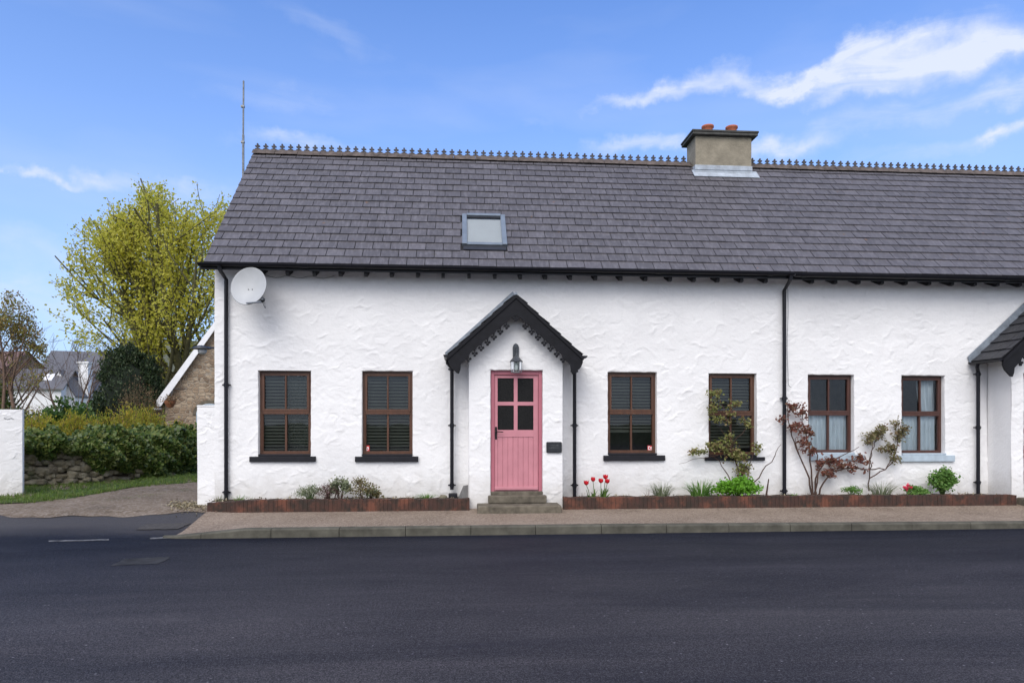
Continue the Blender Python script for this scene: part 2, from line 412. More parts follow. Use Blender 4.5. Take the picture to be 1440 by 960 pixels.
def leafmesh(pts, size, aspect=.6, up=.0, nrm=None, size_var=.35):
    """one small folded rhombus per point"""
    pts = np.asarray(pts, dtype=float); n = len(pts)
    d = rng.normal(size=(n, 3)); d[:, 2] += up
    if nrm is not None: d2 = rng.normal(size=(n, 3)) * .6 + np.asarray(nrm)
    else: d2 = rng.normal(size=(n, 3))
    d /= np.linalg.norm(d, axis=1, keepdims=True)
    w = np.cross(d, d2); w /= np.linalg.norm(w, axis=1, keepdims=True) + 1e-9
    nn = np.cross(w, d)
    s = (size * (1 + size_var * rng.uniform(-1, 1, n)))[:, None]
    v = np.stack([pts - d * s * .5, pts + w * s * aspect * .5 + nn * s * .12, pts + d * s * .5, pts - w * s * aspect * .5 + nn * s * .12], axis=1).reshape(-1, 3)
    f = np.arange(4 * n).reshape(-1, 4)
    return v, f
def npobj(name, v, f, mat, parent=None, loc=(0, 0, 0), smooth=False):
    off = wloc(parent) if parent is not None else Vector(loc)
    v = np.asarray(v, dtype=np.float32) - np.array(off, dtype=np.float32)
    me = bpy.data.meshes.new(name); nv = len(v); nf = len(f)
    f = np.asarray(f, dtype=np.int32); k = f.shape[1]
    me.vertices.add(nv); me.vertices.foreach_set('co', v.ravel())
    me.loops.add(nf * k); me.loops.foreach_set('vertex_index', f.ravel())
    me.polygons.add(nf); me.polygons.foreach_set('loop_start', np.arange(0, nf * k, k, dtype=np.int32))
    me.polygons.foreach_set('loop_total', np.full(nf, k, dtype=np.int32))
    if smooth: me.polygons.foreach_set('use_smooth', np.ones(nf, dtype=bool))
    me.update(calc_edges=True); me.validate(); me.materials.append(mat)
    o = bpy.data.objects.new(name, me); COL.objects.link(o)
    if parent is not None: o.parent = parent
    else: o.location = off
    return o
def blades(base, n, h, spread, width, droop=.4, flat=.25, hv=.35):
    """curved tapering blades from a clump base"""
    V = []; Fc = []
    for i in range(n):
        a = rng.uniform(0, 2 * math.pi); r = spread * math.sqrt(rng.uniform(0, 1)) * .35
        dx, dy = math.cos(a), math.sin(a) * .6
        p0 = np.array([base[0] + dx * r, base[1] + dy * r, base[2] - .02])
        hh = h * (1 - hv * rng.uniform(0, 1)); out = spread * rng.uniform(.1, 1.0)
        side = np.array([-dy, dx, 0]); side = side / (np.linalg.norm(side) + 1e-9)
        tw = rng.uniform(-1, 1); side = side * (1 - abs(tw) * .5) + np.array([dx, dy, 0]) * tw * .7
        k = len(V)
        for j in range(5):
            t = j / 4
            z = hh * (t - droop * t ** 3 * (out / spread))
            p = p0 + np.array([dx, dy, 0]) * out * t ** 1.8 + np.array([0, 0, z])
            w = width * (1 - t) ** .7 * .5 + .0008
            V += [p - side * w, p + side * w]
        for j in range(4):
            Fc.append((k + 2 * j, k + 2 * j + 1, k + 2 * j + 3, k + 2 * j + 2))
    return np.array(V), np.array(Fc)

# ------------------------------------------------------------------ ground
def gz(x, y):
    t = min(1, max(0, (y + 2.15) / 2.15)); t = t * t * (3 - 2 * t)
    z = .20 * t
    if y > 0: z += .012 * min(y, 30)
    return z
def sheet(name, poly_fn, x0, x1, y0, y1, nx, ny, mat, dz, kind='structure', zf=gz, wob=0):
    xs = np.linspace(x0, x1, nx + 1); ys = np.linspace(y0, y1, ny + 1)
    b = MB(); vs = []; fs = []
    for j in range(ny + 1):
        for i in range(nx + 1):
            u = i / nx; w = j / ny
            x, y = poly_fn(u, w) if poly_fn else (xs[i], ys[j])
            vs.append((x, y, zf(x, y) + dz + (wob * math.sin(x * 3.1 + y * 1.7) * math.sin(y * 2.3) if wob else 0)))
    for j in range(ny):
        for i in range(nx):
            a = j * (nx + 1) + i; fs.append((a, a + 1, a + nx + 2, a + nx + 1))
    b.add(vs, fs); o = b.build(name, mat, smooth=True)
    o['kind'] = kind
    return o

# one ground sheet to the horizon, finer near the lane
def warp(u): s = u * 2 - 1; return math.copysign(abs(s) ** 3, s) * 1500
sheet('ground', lambda u, w: (warp(u), (warp(w) if warp(w) > -1500 else -1500)), 0, 1, 0, 1, 120, 120, M['field'], -.03)
XP0 = gr(238, 751, .02).x                    # where the footpath starts at the lane mouth
KY = gr(720, 740, .12).y                     # kerb line
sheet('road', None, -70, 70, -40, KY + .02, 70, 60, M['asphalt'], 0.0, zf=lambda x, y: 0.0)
# tarred apron up to the lane mouth
XE = X_(284, -.7)
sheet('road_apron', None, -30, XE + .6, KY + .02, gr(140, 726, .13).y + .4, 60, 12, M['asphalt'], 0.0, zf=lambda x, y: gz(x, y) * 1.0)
YA = gr(140, 726, .13).y
def lanexy(u, w):
    x = -14 + u * 10.1; y0 = YA + .12 * math.sin(x * 1.3) + .06 * math.sin(x * 4.1 + 1) + .03 * math.sin(x * 11); return x, y0 + (16 - y0) * w ** 1.5
sheet('gravel_lane', lanexy, 0, 1, 0, 1, 160, 80, M['gravel'], .007, wob=.004)

def wallline(t):           # foot of the dry stone wall, left end -> right end
    pts = [gr(-40, 690, .22), gr(31, 684, .24), gr(135, 678.5, .25), gr(230, 670, .27), gr(276, 662, .28), gr(330, 655, .30)]
    s = t * (len(pts) - 1); i = min(int(s), len(pts) - 2); return pts[i].lerp(pts[i + 1], s - i)
def vergeline(t):
    pts = [gr(-60, 716, .16), gr(30, 711, .17), gr(94, 703, .20), gr(187, 686, .23), gr(275, 678, .25), gr(330, 673, .26)]
    s = t * (len(pts) - 1); i = min(int(s), len(pts) - 2); return pts[i].lerp(pts[i + 1], s - i)
def vergexy(u, w):
    p = vergeline(u).lerp(wallline(u) + Vector((0, .4, 0)), w); return p.x, p.y
sheet('grass_verge', vergexy, 0, 1, 0, 1, 60, 12, M['field'], .012, wob=.02)
# grass on the verge and down the middle of the lane
V = []; Fc = []; k = 0
def addnp(V, Fc, v, f):
    k = sum(len(x) for x in V); V.append(v); Fc.append(f + k)
gv, gf, cnt = [], [], 0
for i in range(2600):
    u, w = rng.uniform(.08, 1), rng.uniform(-.03, 1.0)
    if rng.uniform() > .45: w = abs(rng.normal(0, .25)) if rng.uniform() < .4 else w
    x, y = vergexy(min(u, 1), min(max(w, -.05), 1))
    v, f = blades((x, y, gz(x, y) + .02), 5, rng.uniform(.05, .13), .09, .012)
    gv.append(v); gf.append(f + cnt); cnt += len(v)
c0, c1 = gr(142, 706, .2), gr(276, 688, .22)
for i in range(900):
    p = c0.lerp(c1, rng.uniform(0, 1)); x = p.x + rng.normal(0, .1); y = p.y + rng.normal(0, .14)
    v, f = blades((x, y, gz(x, y)), 4, rng.uniform(.02, .05), .06, .010)
    gv.append(v); gf.append(f + cnt); cnt += len(v)
g = npobj('grass', np.concatenate(gv), np.concatenate(gf), M['grass']); g['kind'] = 'stuff'
g['label'] = 'short green grass along the foot of the stone wall and in the lane'; g['category'] = 'grass'

# footpath + kerb
def pave_z(x, y): t = (y - KY) / (-.55 - KY); return .12 + .05 * max(0, min(1, t)) - max(0, x - 2) * .004
xl_front, xl_back = XP0 + .15, X_(284, -.7)
def pavexy(u, w):
    xl = xl_front + (xl_back - xl_front) * w ** .8
    return xl + (18 - xl) * u ** 1.6, KY + .13 + (0.0 - KY - .13) * w
def pz2(x, y):
    z = pave_z(x, y); d = x - (xl_front + (xl_back - xl_front) * max(0, min(1, (y - KY) / (-KY))) ** .8)
    t = min(1, max(0, d / 1.0)); return max(z * (.25 + .75 * t), gz(x, y) + .014)
sheet('footpath', pavexy, 0, 1, 0, 1, 160, 24, M['footpath'], 0.0, zf=pz2)
kb = MB(); x = XP0
first = True
while x < 18:
    w = .55 if first else rnd.uniform(.93, .97)
    jx = .008; n = 6
    ya = KY + rnd.uniform(-.004, .004); dz_ = rnd.uniform(-.002, .003); b_ = .02; vs = []; fs = []; ns = 9
    for q in range(ns + 1):
        xx = x + (w - jx) * q / ns; zq = max(pz2(xx, KY + .1), .03) + .003 + dz_; yq = ya + (.07 * (1 - q / ns) ** 2 if first else 0)
        vs += [(xx, yq, -.05), (xx, yq, zq - b_), (xx, yq + b_, zq), (xx, KY + .14, max(pz2(xx, KY + .14), .03) + .003), (xx, KY + .14, -.05)]
    for q in range(ns):
        for e_ in range(4): fs.append((5 * q + e_ + 1, 5 * q + e_, 5 * q + 5 + e_, 5 * q + 6 + e_))
    fs += [(0, 1, 2, 3, 4), tuple(5 * ns + e_ for e_ in (4, 3, 2, 1, 0))]
    kb.add(vs, fs)
    x += w; first = False
o = kb.build('kerb', M['kerb']); o['kind'] = 'structure'

# worn markings and patches on the tar
def flat(name, pts, z, mat, jag=.0):
    b = MB(); vs = []
    n = len(pts)
    for i in range(n):
        p, q = pts[i], pts[(i + 1) % n]
        for k in range(6):
            t = k / 6
            xx, yy2 = p.x + (q.x - p.x) * t + rnd.uniform(-jag, jag), p.y + (q.y - p.y) * t + rnd.uniform(-jag, jag); vs.append((xx, yy2, (gz(xx, yy2) if gz(xx, yy2) > 0 and p.z > 0 else 0) + z))
    b.add(vs, [tuple(range(len(vs)))]); o = b.build(name, mat); o['kind'] = 'structure'; return o
flat('road_marking', [gr(68, 761.8, 0), gr(153, 759.6, 0), gr(153, 757.8, 0), gr(68, 760, 0)], .005, M['paintline'], .006)
flat('road_marking', [gr(210, 758, 0), gr(240, 757, 0), gr(238, 754.5, 0), gr(212, 756, 0)], .005, M['paintline'], .01)
flat('road_patch', [gr(153, 796, 0), gr(225, 792, 0), gr(241, 783, 0), gr(222, 783, 0), gr(175, 786, 0)], .004, M['chalk'], .02)
flat('road_patch', [gr(190, 746, .03), gr(250, 745, .03), gr(268, 738.5, .05), gr(205, 739.5, .05)], .012, M['oldtar'], .02)

# ------------------------------------------------------------------ trowelled front walls
def trowel(xs, zs, seed):
    r = np.random.default_rng(seed); H = np.zeros((len(zs), len(xs)))
    Xg, Zg = np.meshgrid(xs, zs)
    for k in range(26):
        fx, fz = r.normal(0, 2.2, 2); H += .0022 * np.sin(fx * Xg + fz * Zg + r.uniform(0, 6))
    area = (xs[-1] - xs[0]) * (zs[-1] - zs[0])
    def stroke(L, ang, cur, w1, w2, amp, cx, cz):
        rad = L * .6 + w1 * 3
        i0, i1 = np.searchsorted(xs, (cx - rad, cx + rad)); j0, j1 = np.searchsorted(zs, (cz - rad, cz + rad))
        if i1 <= i0 or j1 <= j0: return
        dx = Xg[j0:j1, i0:i1] - cx; dz = Zg[j0:j1, i0:i1] - cz
        u = dx * math.cos(ang) + dz * math.sin(ang); v = -dx * math.sin(ang) + dz * math.cos(ang)
        v = v - cur * u * u + .012 * np.sin(u * 30 + cx * 9)
        win = np.clip(1 - (2 * u / L) ** 2, 0, 1) ** .6
        pr = np.where(v > 0, np.exp(-v / w1), np.exp(v / w2))
        H[j0:j1, i0:i1] += amp * win * pr
    for k in range(int(area * 80)):
        ang = r.normal(.1, .55) if r.uniform() < .65 else r.uniform(-1.5, 1.5)
        s = 1 if r.uniform() < .6 else -1
        if r.uniform() < .5: ang += math.pi
        stroke(r.uniform(.06, .42), ang, r.normal(0, 1.2), r.uniform(.012, .055), .008, s * r.uniform(.001, .0065) * (.45 + 1.0 * r.uniform() ** 2), r.uniform(xs[0], xs[-1]), r.uniform(zs[0], zs[-1]))
    for k in range(int(area * 8)):          # strong isolated laps of plaster
        ang = r.normal(.25, .5) + (math.pi if r.uniform() < .5 else 0)
        stroke(r.uniform(.1, .35), ang, r.normal(0, 1.5), r.uniform(.010, .03), .007, r.uniform(.005, .012), r.uniform(xs[0], xs[-1]), r.uniform(zs[0], zs[-1]))
    return H
def front_wall(mb, x0, x1, z0, z1, Y, openings, seed, reveal=.11, step=.016, xr=None):
    xe = sorted(set([x0, x1] + [o[0] for o in openings] + [o[1] for o in openings]))
    ze = sorted(set([z0, z1] + [o[2] for o in openings] + [o[3] for o in openings]))
    def fill(e):
        out = []
        for a, b in zip(e[:-1], e[1:]):
            n = max(1, int(round((b - a) / step))); out += list(np.linspace(a, b, n + 1)[:-1])
        return np.array(out + [e[-1]])
    xs, zs = fill(xe), fill(ze)
    H = trowel(xs, zs, seed)
    nx, nz = len(xs), len(zs)
    idx = -np.ones((nz, nx), dtype=int); vs = []; fs = []
    def vid(j, i):
        if idx[j, i] < 0:
            idx[j, i] = len(vs)
            wx = 0
            vs.append((xs[i] + wx, Y - H[j, i], zs[j]))
        return idx[j, i]
    cx = (xs[:-1] + xs[1:]) / 2; cz = (zs[:-1] + zs[1:]) / 2
    solid = np.ones((nz - 1, nx - 1), dtype=bool)
    for (a, b, c, d) in openings:
        solid[np.ix_((cz > c) & (cz < d), (cx > a) & (cx < b))] = False
    for j in range(nz - 1):
        for i in range(nx - 1):
            if solid[j, i]: fs.append((vid(j, i), vid(j, i + 1), vid(j + 1, i + 1), vid(j + 1, i)))
    # round the arrises of the openings slightly and push the reveal back
    for (a, b, c, d) in openings:
        ia, ib = int(np.argmin(abs(xs - a))), int(np.argmin(abs(xs - b)))
        jc, jd = int(np.argmin(abs(zs - c))), int(np.argmin(abs(zs - d)))
        ring = [(jc, i) for i in range(ia, ib)] + [(j, ib) for j in range(jc, jd)] + [(jd, i) for i in range(ib, ia, -1)] + [(j, ia) for j in range(jd, jc, -1)]
        m = len(ring); base = len(vs)
        for (j, i) in ring:
            vid(j, i)
        base = None
        for (j, i) in ring:
            x, y, z = vs[idx[j, i]]
            sx = .005 * (1 if i == ib else -1 if i == ia else 0); sz = .005 * (1 if j == jd else -1 if j == jc else 0)
            jx = .002 * math.sin(z * 17 + x * 5) + .0012 * math.sin(z * 41); jz = .002 * math.sin(x * 19) + .0015 * math.sin(x * 37 + z)
            vs[idx[j, i]] = (x + sx + (jx if sx else 0), y + .004, z + sz + (jz if sz else 0))
        b0 = len(vs)
        for (j, i) in ring: vs.append(vs[idx[j, i]])
        b1 = len(vs)
        for (j, i) in ring: vs.append((xs[i], Y + .035, zs[j]))
        b2 = len(vs)
        for (j, i) in ring: vs.append((xs[i], Y + reveal, zs[j]))
        for q in range(m):
            r_ = (q + 1) % m
            fs.append((b0 + q, b1 + q, b1 + r_, b0 + r_)); fs.append((b1 + q, b2 + q, b2 + r_, b1 + r_))
    mb.add(vs, fs)

# ------------------------------------------------------------------ main measurements
XL = X_(302, 0); XM = X_(1103, 0); XR = 15.2
YE, ZE = -.36, 4.27; YR, ZR = 2.37, 7.17; YB = YR * 2 - YE
RP = (Vector((0, YE, ZE)), Vector((0, YR - YE, ZR - ZE)).normalized())
RN = Vector((0, -RP[1].z, RP[1].y))
def on_roof(px, py, lift=0):
    a = (px - 720) / F; b = (HY - py) / F
    d = Vector((a * CT + ST, CT - a * ST, b)); o = Vector((0, CY, EYE))
    t = (RP[0] - o).dot(RN) / d.dot(RN); p = o + d * t
    return p.x, (p - RP[0]).dot(RP[1])
SL = (Vector((0, YR, ZR)) - RP[0]).length
def rp(x, s, h=0): return RP[0] + RP[1] * s + RN * h + Vector((x, 0, 0)) * 1.0

NR = 17; GA = SL / NR; SW = .305
sk = [on_roof(649, 306), on_roof(709, 305), on_roof(714, 349), on_roof(651, 349)]
SKX0, SKX1 = (sk[0][0] + sk[3][0]) / 2, (sk[1][0] + sk[2][0]) / 2
SKS0, SKS1 = (sk[2][1] + sk[3][1]) / 2, (sk[0][1] + sk[1][1]) / 2
def slates(mb, x0, x1, holes=(), seed=1, s0=0, s1=SL, P=rp, ga=GA, sw=SW, gap=.012, th=.024):
    rr = random.Random(seed); n = int(round((s1 - s0) / ga))
    for r in range(n):
        sa = s0 + r * ga
        x = math.floor(x0 / sw) * sw + (sw / 2 if r % 2 else 0) - sw
        while x < x1:
            w = sw; xa, xb = max(x + gap / 2, x0), min(x + w - gap / 2, x1); x += w
            if xb - xa < .03: continue
            segs = [(xa, xb)]
            for (hx0, hx1, hs0, hs1) in holes:
                if sa + ga * .5 > hs0 and sa + ga * .5 < hs1:
                    ns = []
                    for (p, q) in segs:
                        if q <= hx0 or p >= hx1: ns.append((p, q)); continue
                        if p < hx0: ns.append((p, hx0))
                        if q > hx1: ns.append((hx1, q))
                    segs = ns
            for (p, q) in segs:
                if q - p < .02: continue
                l = ga + .03; j = rr.uniform(-.004, .004); hz = rr.uniform(-.001, .006); tl = rr.uniform(-.0012, .0012)
                top = min(sa + l, s1)
                vs = [P(p, sa + j, .022 + hz), P(q, sa + j + rr.uniform(-.004, .004), .022 + hz + tl), P(q, top, .003), P(p, top, .003),
                      P(p, sa + j, .022 + hz - th), P(q, sa + j, .022 + hz + tl - th), P(q, top, .003 - .008), P(p, top, .003 - .008)]
                mb.add(vs, [(0, 1, 2, 3), (4, 7, 6, 5), (0, 4, 5, 1), (1, 5, 6, 2), (3, 2, 6, 7), (0, 3, 7, 4)])

def window(par, l, r, t, bt, sl=None, frame='frame', sill='sill', content='blind', Y=.085, flip=False, sticker=None, sillbot=None):
    """l, r, t, bt = opening in world X and Z"""
    b = MB(); y0, y1 = Y, Y + .06; e = .002
    l += e; r -= e; t -= e; W = r - l
    fw = .045; zm = bt + (t - bt) * .49
    b.box(l, l + fw, y0, y1, bt, t); b.box(r - fw, r, y0, y1, bt, t)
    b.box(l + fw, r - fw, y0 + .001, y1, t - fw, t); b.box(l + fw, r - fw, y0 + .001, y1, bt, bt + .075)
    b.box(l + fw, r - fw, y0 - .012, y1, zm, zm + .06)
    # upper sash (slightly proud) and glazing bars
    sw = .04
    ul, ur, ub, ut = l + fw - .008, r - fw + .008, zm + .05, t - fw + .008
    ys = y0 - .018
    b.box(ul, ul + sw, ys, y0 + .03, ub, ut); b.box(ur - sw, ur, ys, y0 + .03, ub, ut)
    b.box(ul + sw, ur - sw, ys + .001, y0 + .03, ut - sw, ut); b.box(ul + sw, ur - sw, ys + .001, y0 + .03, ub, ub + sw)
    mx = (l + r) / 2
    b.box(mx - .014, mx + .014, ys + .004, y0 + .03, ub + sw, ut - sw)
    b.box(mx - .017, mx + .017, y0 + .006, y1 - .005, bt + .075, zm)
    # lower beads
    b.box(l + fw, l + fw + .012, y0 + .008, y1, bt + .075, zm); b.box(r - fw - .012, r - fw, y0 + .008, y1, bt + .075, zm)
    w = b.build('window', M[frame], par, bevel=.003)
    g = MB()
    zz = [(ub + sw, ut - sw, y0 + .02, ul + sw, ur - sw), (bt + .075, zm, y0 + .035, l + fw, r - fw)]
    for za, zb, yy, xa, xb in zz:
        g.add([(xa, yy, za), (xb, yy, za), (xb, yy, zb), (xa, yy, zb)], [(0, 1, 2, 3)])
    g.build('pane', M['glass'], w)
    if content in ('blind', 'halfblind', 'upblind', 'blind_drape'):
        s = MB(); zlo = bt + .05 if content in ('blind', 'blind_drape') else (bt + (t - bt) * (.29 if content == 'halfblind' else .12))
        z = zlo; yb = y1 + .05; bow = rnd.uniform(-.002, .002)
        while z < t - .03:
            mat = Matrix.Translation((0, yb, z)) @ Matrix.Rotation(R(30 + rnd.uniform(-4, 4)), 4, 'X')
            s.box(l + .02, r - .02, -.027, .027, -.0015, .0015, mat); z += .056
        s.box(l + .02, r - .02, yb - .012, yb + .012, zlo - .03, zlo - .012)
        s.build('blind', M['blind'], w)
    def drape(x0, x1, z0, z1, yb, mat='curtain', ph=0.0, sweep=0):
        c = MB(); n = 70; vs = []; fs = []
        for j in range(9):
            v = j / 8
            for i in range(n + 1):
                u = i / n; xx = x0 + (x1 - x0) * u
                xx += sweep * (1 - v) ** 2 * (1 - u)
                vs.append((xx, yb + .022 * math.sin(u * (x1 - x0) * 75 + ph + .5 * math.sin(v * 4)) + .008 * math.sin(u * 37 + v * 3), z0 + (z1 - z0) * v))
        for j in range(8):
            for i in range(n): a = j * (n + 1) + i; fs.append((a, a + 1, a + n + 2, a + n + 1))
        c.add(vs, fs); c.build('curtain', M[mat], w, smooth=True)
    if content == 'blind_drape': drape(mx - .02, r - .03, bt + .05, t - .05, y1 + .02 + .09, 'netc', 1.0)
    if content == 'cafe': drape(l + .03, r - .03, bt + .04, zm + .02, y1 + .05)
    if content == 'cafe_side':
        drape(l + .03, r - .03, bt + .04, zm + .02, y1 + .05)
        drape(mx + .05, r - .03, zm - .02, t - .04, y1 + .09, ph=2, sweep=.09)
    # dark room lining behind the window
    q = MB(); yr = y1 + .9
    q.add([(l - .3, y1 + .012, bt - .3), (r + .3, y1 + .012, bt - .3), (r + .3, y1 + .012, t + .2), (l - .3, y1 + .012, t + .2),
           (l - .3, yr, bt - .3), (r + .3, yr, bt - .3), (r + .3, yr, t + .2), (l - .3, yr, t + .2)],
          [(4, 5, 6, 7), (0, 1, 5, 4), (3, 7, 6, 2), (0, 4, 7, 3), (1, 2, 6, 5)])
    q.build('room_recess', M['darkroom'], w)
    if sl:
        s = MB(); s.box(sl[0], sl[1], -.055, .0, sl[2], bt - .012); s.box(l + .001, r - .001, -.040, Y + .006, bt - .011, bt + .026)
        s.build('sill', M[sill], w, bevel=.006)
    if sticker:
        sx, sz, sc = sticker; k = MB(); yy = y0 + .026
        k.add([(sx - sc, yy, sz - sc), (sx + sc, yy, sz - sc), (sx + sc, yy, sz + sc), (sx - sc, yy, sz + sc)], [(0, 1, 2, 3)])
        so = k.build('sticker', M['red'], w, label='small red and white square window sticker')
        # pale bell-like mark on the sticker: bars and a tail
        k2 = MB(); yq = yy - .002
        for (a, b_, c, d) in ((-.8, -.1, .45, .75), (-.8, -.55, -.3, .45), (-.8, .1, -.55, -.3), (.05, .3, -.2, .5), (.3, .75, .2, .5), (.5, .75, -.6, .2), (-.1, .45, -.8, -.62)):
            k2.add([(sx + a * sc, yq, sz + c * sc), (sx + b_ * sc, yq, sz + c * sc), (sx + b_ * sc, yq, sz + d * sc), (sx + a * sc, yq, sz + d * sc)], [(0, 1, 2, 3)])
        # joined into the sticker as its printed mark would need a second colour
        k2.build('window_mark', M['stickerwhite'], w)
    return w

def gutter(mb, x0, x1, y, z, r=.055):
    prof = [(math.cos(a) * r, math.sin(a) * r) for a in np.linspace(math.pi, 2 * math.pi, 9)]
    inner = [(p[0] * .86, p[1] * .86) for p in prof[::-1]]
    poly = prof + inner
    vs = [(x, y + p[0], z + p[1]) for x in (x0, x1) for p in poly]; n = len(poly)
    fs = [(i, (i + 1) % n, n + (i + 1) % n, n + i) for i in range(n)] + [tuple(range(n))[::-1], tuple(range(n, 2 * n))]
    mb.add(vs, fs)
def pipe(par, pts, r=.034, brackets=(), name='downpipe'):
    b = MB(); b.tube(pts, r, 12)
    for z in brackets:
        # find x at z
        for p, q in zip(pts[:-1], pts[1:]):
            p, q = Vector(p), Vector(q)
            if min(p.z, q.z) <= z <= max(p.z, q.z):
                c = p.lerp(q, (z - p.z) / (q.z - p.z + 1e-9))
        b.tube([c + Vector((0, 0, -.03)), c + Vector((0, 0, .03))], r + .009, 12)
        b.box(c.x - r - .035, c.x + r + .035, c.y - .004 + .01, c.y + .035, c.z - .012, c.z + .012)
    return b.build(name, M['plastic'], par, smooth=False)

def crest(mb, x0, x1, seed):
    # clay ridge tiles
    x = x0; rr = random.Random(seed)
    while x < x1 - .02:
        w = min(.455, x1 - x); z = ZR + .035 + rr.uniform(-.004, .004)
        vs = []
        for xx in (x + .003, x + w - .003):
            for (dy, dz) in ((-.13, -.10), (-.12, -.085), (-.03, .015), (0, .03), (.03, .015), (.12, -.085), (.13, -.10), (0, .0)):
                vs.append((xx, YR + dy, z + dz))
        mb.add(vs, [(i, i + 1, 9 + i, 8 + i) for i in range(6)] + [(0, 8, 15, 7), (7, 15, 14, 6), tuple(range(7, -1, -1)), tuple(range(8, 16))])
        x += w
def finials(mb, x0, x1):
    n = int((x1 - x0) / .1655); z = ZR + .055
    for i in range(n):
        x = x0 + .05 + i * .1655 + rnd.uniform(-.003, .003); t = .013
        y0, y1 = YR - t, YR + t
        k = rnd.uniform(1.08, 1.18)
        P = [(-.070, 0), (-.045, .022), (-.016, .030), (-.013, .052), (-.035, .050), (-.047, .066), (-.035, .082), (-.013, .079), (-.016, .105), (0, .122), (.016, .105), (.013, .079), (.035, .082), (.047, .066), (.035, .050), (.013, .052), (.016, .030), (.045, .022), (.070, 0)]
        mb.prism([(x + a * (.85 if abs(a) > .05 and b < .03 else 1.15), z + b * k) for a, b in P], y0, y1)

def roof_parts(par, x0, x1, holes, seed, left_end, right_end):
    b = MB()
    # underlay slab both slopes
    th = .05
    def slab(x0, x1, s0, s1):
        vs = [rp(x, s, h) for x in (x0, x1) for s in (s0, s1) for h in (-.06, -.002)]
        b.add(vs, [(0, 1, 3, 2), (4, 6, 7, 5), (0, 4, 5, 1), (2, 3, 7, 6), (0, 2, 6, 4), (1, 5, 7, 3)])
    slates(b, x0, x1, holes, seed)
    # rear slope as one slab
    vs = []
    for x in (x0, x1):
        vs += [(x, YR + .002, ZR), (x, YB, ZE), (x, YB, ZE - .06), (x, YR + .002, ZR - .06)]
    b.add(vs, [(0, 1, 5, 4), (3, 7, 6, 2), (0, 3, 2, 1), (4, 5, 6, 7), (1, 2, 6, 5)])
    roof = b.build('roof', M['slate'], par)
    b = MB(); slab(x0 + .004, x1 - .004, .02, SL - .005); b.build('roof_deck', M['underlay'], roof)
    return roof

# ================================================================== LEFT COTTAGE
cot = thing('cottage', 'long white rendered cottage with pink front door, slate roof, chimney and skylight', 'cottage', ((XL + XM) / 2, 0, .2))
WIN = [(363.5, 436.8, 521, 640.5, 350.5, 443.6, 649.3), (509.2, 580, 521.7, 640.5, 499, 588, 649.3),
       (855, 923.5, 523, 639, 849, 935.5, 647.8), (997, 1063.5, 524.7, 641.5, 992, 1076, 647.5)]
def wdims(w):
    l, r = X_(w[0]), X_(w[1]); t = Z_(w[0], w[2]); bt = Z_(w[0], w[3])
    return l, r, t, bt, (X_(w[4], -.05), X_(w[5], -.05), Z_(w[4], w[6], -.05))
D1 = [wdims(w) for w in WIN]
PW = -.54                                  # porch front wall
px0, px1 = X_(659.5, PW), X_(791, PW); PC = (X_(690, PW + .06) + X_(763, PW + .06)) / 2; RC = -.035
WT = 4.32
b = MB()
front_wall(b, XL, XM, -.1, WT, 0, [(d[0], d[1], d[3], d[2]) for d in D1] + [(px0 + .2, px1 - .2, .2, 2.6)], 5)
# gable walls, rear wall
def gable(mb, x, flip):
    pts = [(x, 0, -.1), (x, YB - .35, -.1), (x, YB - .35, ZE + .2), (x, YR, ZR - .1), (x, 0, ZE + .2)]
    mb.add(pts, [tuple(range(5))] if flip else [tuple(range(4, -1, -1))])
gable(b, XL, True)
b.add([(XL, YB - .35, -.1), (XM, YB - .35, -.1), (XM, YB - .35, ZE + .2), (XL, YB - .35, ZE + .2)], [(3, 2, 1, 0)])
b.build('wall', M['render'], cot, smooth=True)
cont = ['blind_drape', 'blind', 'halfblind', 'upblind']
for i, d in enumerate(D1):
    stk = None
    if i == 1: stk = (X_(515.5, .1), Z_(515.5, 630, .1), .048)
    if i == 2: stk = (X_(914.5, .1), Z_(914.5, 630, .1), .048)
    window(cot, d[0], d[1], d[2], d[3], (d[4][0], d[4][1], d[4][2]), content=cont[i], sticker=stk)

chx0, chx1 = X_(978, YR - .28), X_(1057, YR - .28)
holes = [(SKX0 - .0, SKX1 + .0, SKS0 - .06, SKS1 + .02)]
roof = roof_parts(cot, XL - .05, XM, holes, 3, True, False)
b = MB(); crest(b, XL - .06, chx0 - .02, 2); crest(b, chx1 + .02, XM, 4)
rt = b.build('ridge_tiles', M['crest'], roof)
b = MB(); finials(b, XL - .02, chx0 - .03); finials(b, chx1 + .05, XM); b.build('ridge_crest', M['crestgrey'], roof, label='row of small cross shaped finials along the ridge')
# verge board
b = MB()
vs = [rp(x, s, h) for x in (XL - .045, XL - .015) for s in (0, SL) for h in (-.16, -.062)]
b.add(vs, [(0, 1, 3, 2), (4, 6, 7, 5), (0, 4, 5, 1), (2, 3, 7, 6), (0, 2, 6, 4), (1, 5, 7, 3)]); b.build('verge_board', M['black'], cot)

